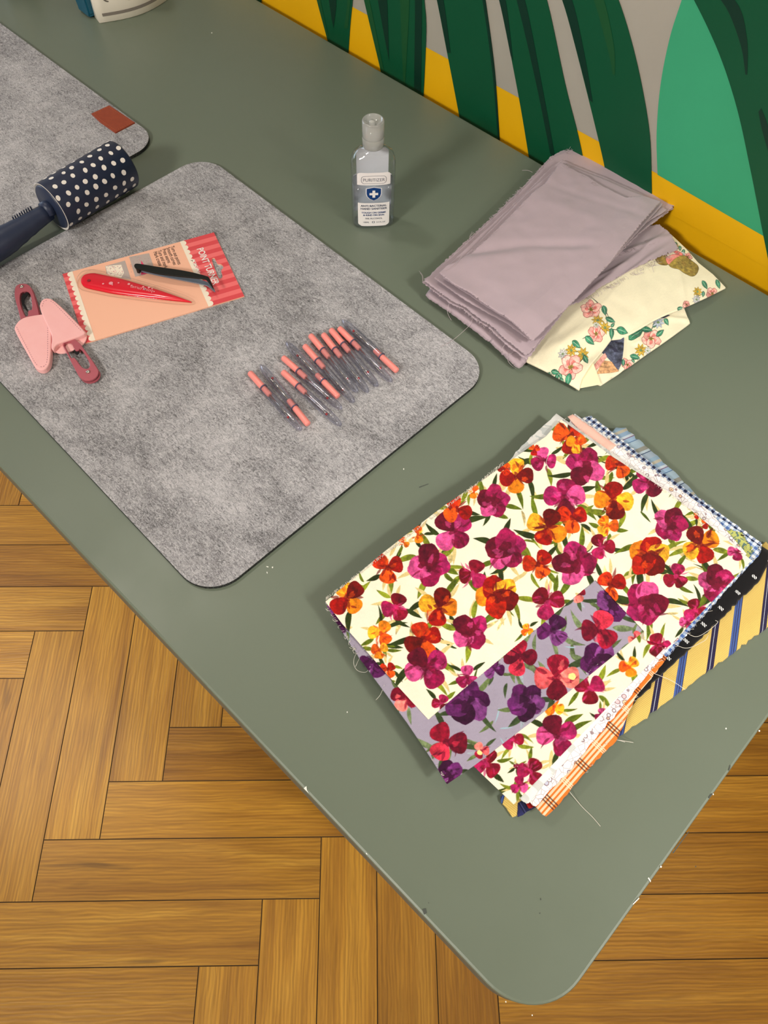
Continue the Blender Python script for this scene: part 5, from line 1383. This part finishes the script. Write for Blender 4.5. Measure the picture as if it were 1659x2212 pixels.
daisy(pl_, 1421, 698, 13, .2, (.72, .76, .82), (.36, .40, .46)); daisy(pl_, 1399, 758, 8, .2, (.80, .80, .78), (.42, .42, .46)); rleaf(pl_, 1439, 697, 16, .9); pl_.poly(blob(1430, 684, 13, 6, -.3, rng, rough=.3), (.28, .29, .36), .6)
bl_ = ridge(ZL, ((1345, 725), (1342, 800), .004, .004), ((1380, 745), (1372, 725), .003, .005), ((1440, 690), (1488, 690), .002, .004))
P = coons([(1256, 818, .004), (1275, 822, .005), (1298, 829, .004), (1320, 815, .005)], [(1320, 815, .005), (1340, 803, ZL), (1400, 760, ZL), (1452, 724, ZL), (1489, 697, .0045)], [(1290, 740, ZL), (1400, 665, ZL), (1474, 655, ZL), (1489, 697, .0045)], [(1256, 818, .004), (1290, 740, ZL)], 300, 420)
sheet('lower_fold', P, .0035, m_iv, rose_root, lambda x, y: dU(x, y)+bl_(x, y), colfn=pl_)
P = coons([(1250, 838, .004), (1298, 829, .0066)], [(1298, 829, .0066), (1281, 783, .0098)], [(1262, 800, .0088), (1281, 783, .0098)], [(1250, 838, .004), (1262, 800, .0088)], 60, 60)
sheet('corner_fold', P, .0012, m_iv, rose_root, None, colfn=lambda x, y: np.ones((len(x), 3))*np.array((.95, .91, .76)))

# ---------------------------------------------------------------- lilac pile
LC = (.695, .625, .66)
m_l = cloth_mat('lilac_cotton', 'plain', c=LC, w=1700, st=.16)
GL = 'folded lilac cotton pieces'
def lil(name, e, th, label, disp=None, nu=90, nv=110, jag=.0004, seed=1, r_=.4):
    P = coons(*e, nu, nv, jag, seed)
    o = sheet(name, P, th, m_l, None, disp, round_=r_); return tag(o, label, 'fabric', GL)
wz = lambda s, a=.0010, c=.03: (lambda x, y: a*(vnoise(x, y, c, s)-.5)+a*.4*(vnoise(x, y, c*.35, s+1)-.5))
# bottom roll
b0 = lil('lilac_fabric', [[(927, 633, .0105), (971, 664, .0115), (1031, 708, .0125), (1068, 736, .012), (1121, 786, .0095)], [(1121, 786, .009), (1133, 772, .009), (1150, 690, .008), (1190, 600, .008)], [(1190, 345, .006), (1190, 600, .008)], [(927, 633, .0105), (1060, 480, .009), (1190, 345, .006)]], .0052,
         'lilac cotton forming the rolled bottom edge of the lilac pile, over the table', lambda x, y: .0012*(vnoise(x, y, .03, 50)-.5), r_=.75)
# wrinkled piece on the flower cloth
r3 = ridge(.016, ((1260, 640), (1440, 500), .0014, .0035), ((1270, 655), (1400, 545), -.0008, .003), ((1300, 560), (1460, 505), .0014, .004), ((1290, 600), (1350, 570), .0010, .003), ((1340, 600), (1440, 530), .0008, .003))
b1 = lil('lilac_fabric', [[(1220, 660, .0150), (1253, 652, .0155), (1300, 618, .0162), (1350, 588, .0162), (1411, 560, .0162), (1466, 537, .0150)], [(1466, 537, .0150), (1446, 505, .0150), (1424, 485, .0145)], [(1290, 500, .0130), (1424, 485, .0145)], [(1220, 660, .0150), (1290, 500, .0130)]], .0010,
         'crumpled frayed lilac cotton end lying on the ivory flowered cloth', lambda x, y: 1.7*r3(x, y)+.0014*(vnoise(x, y, .014, 51)-.5), 140, 110, jag=.0005)
# mid sheets: three close layers with frayed lower left edge
def midlayer(dz, sh, lab, seed, th=.0012):
    z = .0190+dz
    return lil('lilac_fabric', [[(913+sh, 609-sh*.4, z-.002), (971+sh, 654-sh, z), (1001+sh, 668-sh, z), (1032+sh, 692-sh, z), (1057+sh, 708-sh, z), (1082+sh, 733-sh, z), (1100+sh*1.6, 748-sh, z), (1138, 776-sh*2, z-.002)],
        [(1138, 776-sh*2, z-.002), (1190, 708, z+.0025), (1244, 637, z+.0037), (1314, 570, z+.0044), (1379, 505, z+.0040), (1461-sh, 444, z+.002)],
        [(1212+sh*.3, 326+sh, z-.002), (1258-sh*.5, 307+sh, z-.002), (1330, 347+sh, z), (1400, 385+sh, z), (1454, 428+sh, z), (1461-sh, 444, z+.002)][0:],
        [(913+sh, 609-sh*.4, z-.002), (1000+sh, 528, z), (1080+sh, 452, z), (1136+sh, 398, z), (1190+sh, 339, z), (1212+sh*.3, 326+sh, z-.002)]], th, lab, wz(60), 130, 150, .0005, seed)
mids = [midlayer(0, 0, 'lower frayed lilac cotton layer sticking out at the left corner of the pile', 60),
        midlayer(.0038, 5, 'middle frayed lilac cotton layer just above the lowest frayed one', 62)]
z = .0298
b4 = lil('lilac_fabric', [[(939, 600, z-.001), (1001, 645, z), (1052, 674, z), (1102, 702, z), (1149, 736, z-.001)], [(1149, 736, z-.001), (1200, 682, z), (1262, 624, z), (1330, 552, z), (1390, 484, z), (1440, 452, z)], [(1214, 345, z), (1300, 380, z), (1380, 415, z), (1440, 452, z)], [(939, 600, z-.001), (1040, 505, z), (1140, 412, z), (1190, 362, z), (1214, 345, z)]], .0013,
         'lilac cotton layer with a long fold line right under the uppermost piece', wz(60), 110, 130, .0003, 5)
z = .0335
b5 = lil('lilac_fabric', [[(958, 600, z-.001), (1010, 634, z), (1060, 667, z), (1105, 694, z), (1150, 734, z-.002)], [(1150, 734, z-.002), (1257, 630, z), (1330, 552, z), (1432, 440, z)], [(1218, 352, z), (1300, 385, z), (1432, 440, z)], [(958, 600, z-.001), (1140, 415, z), (1218, 352, z)]], .0012,
         'lilac cotton inner fold glimpsed beneath the uppermost lilac piece', wz(60), 90, 110, .0002, 6)
z = .0408
rt1 = ridge(z, ((1000, 545), (1130, 530), -.0034, .008), ((1130, 530), (1275, 530), -.0026, .007), ((1000, 565), (1140, 555), .0016, .010), ((1160, 430), (1300, 480), .0012, .012), ((980, 590), (1110, 660), -.0014, .012), ((1290, 400), (1400, 440), .0012, .008), ((1120, 640), (1240, 600), -.0012, .012), ((1190, 400), (1400, 470), -.001, .006))
b6 = lil('lilac_fabric', [[(951, 588, z-.001), (977, 610, z), (1026, 636, z), (1077, 674, z), (1109, 693, z), (1151, 733, z-.004)],
     [(1151, 733, z-.004), (1185, 700, z-.001), (1257, 629, z), (1314, 568, z), (1383, 482, z), (1426, 434, z-.002)],
     [(1212, 350, z), (1240, 366, z), (1270, 381, z), (1305, 404, z), (1353, 428, z), (1390, 425, z), (1426, 434, z-.002)],
     [(951, 588, z-.001), (968, 572, z), (984, 568, z), (1053, 516, z), (1110, 458, z), (1158, 411, z), (1180, 394, z), (1212, 350, z)]], .0018,
     'smooth folded lilac cotton lying uppermost on the lilac pile', lambda x, y: rt1(x, y)+wz(60, .0018)(x, y)+.0009*(vnoise(x, y, .014, 71)-.5)+.0012*(np.abs(vnoise(x+.3*y, y, .05, 72)-.5)-.25), 190, 230, .0003, 7, .6)
threads(b6, [((1212, 350), (1300, 400), 10, 16), ((1053, 516), (1158, 411), 14, 5), ((984, 568), (1053, 516), 8, 6), ('path', [(952, 588, z), (980, 575, z+.002), (1000, 550, z+.001), (990, 562, z+.001)])], YARN_L, z-.001, 31)
threads(mids[0], [((911, 611), (971, 656), 22, -15), ((971, 656), (1095, 746), 34, -16), ('path', [(1020, 690, .019), (1012, 705, .012), (975, 737, .006), (945, 752, .0042), (936, 762, .0042), (934, 768, .0042)], .0002), ('path', [(970, 655, .019), (967, 675, .014), (975, 692, .010)], .0002), ('path', [(1100, 735, .019), (1086, 752, .014), (1098, 765, .013), (1115, 755, .013), (1112, 740, .016)], .0002),
  ('path', [(1102, 762, .012), (1097, 778, .008), (1106, 790, .004), (1115, 796, .001)], .0002), ((1096, 746), (1126, 722), 8, 5)], YARN_L, .0172, 32)
threads(mids[1], [((1000, 530), (1190, 340), 46, 8), ((1212, 330), (1256, 308), 12, 12), ((1258, 307), (1454, 428), 40, 14), ((1454, 428), (1461, 446), 10, 10), ('path', [(1222, 330, .024), (1232, 318, .026), (1240, 302, .028)], .0002), ('path', [(1150, 372, .022), (1140, 368, .020), (1128, 368, .018)], .0002), ('path', [(1020, 500, .022), (1014, 512, .024), (1022, 503, .025), (1030, 508, .023)], .0002)], YARN_L, .0215, 33)
threads(b1, [((1253, 652), (1466, 537), 70, 14), ((1300, 560), (1400, 520), 30, 16), ('path', [(1398, 568, .020), (1408, 575, .018), (1412, 588, .016)], .0002)], YARN_L, .0155, 34)
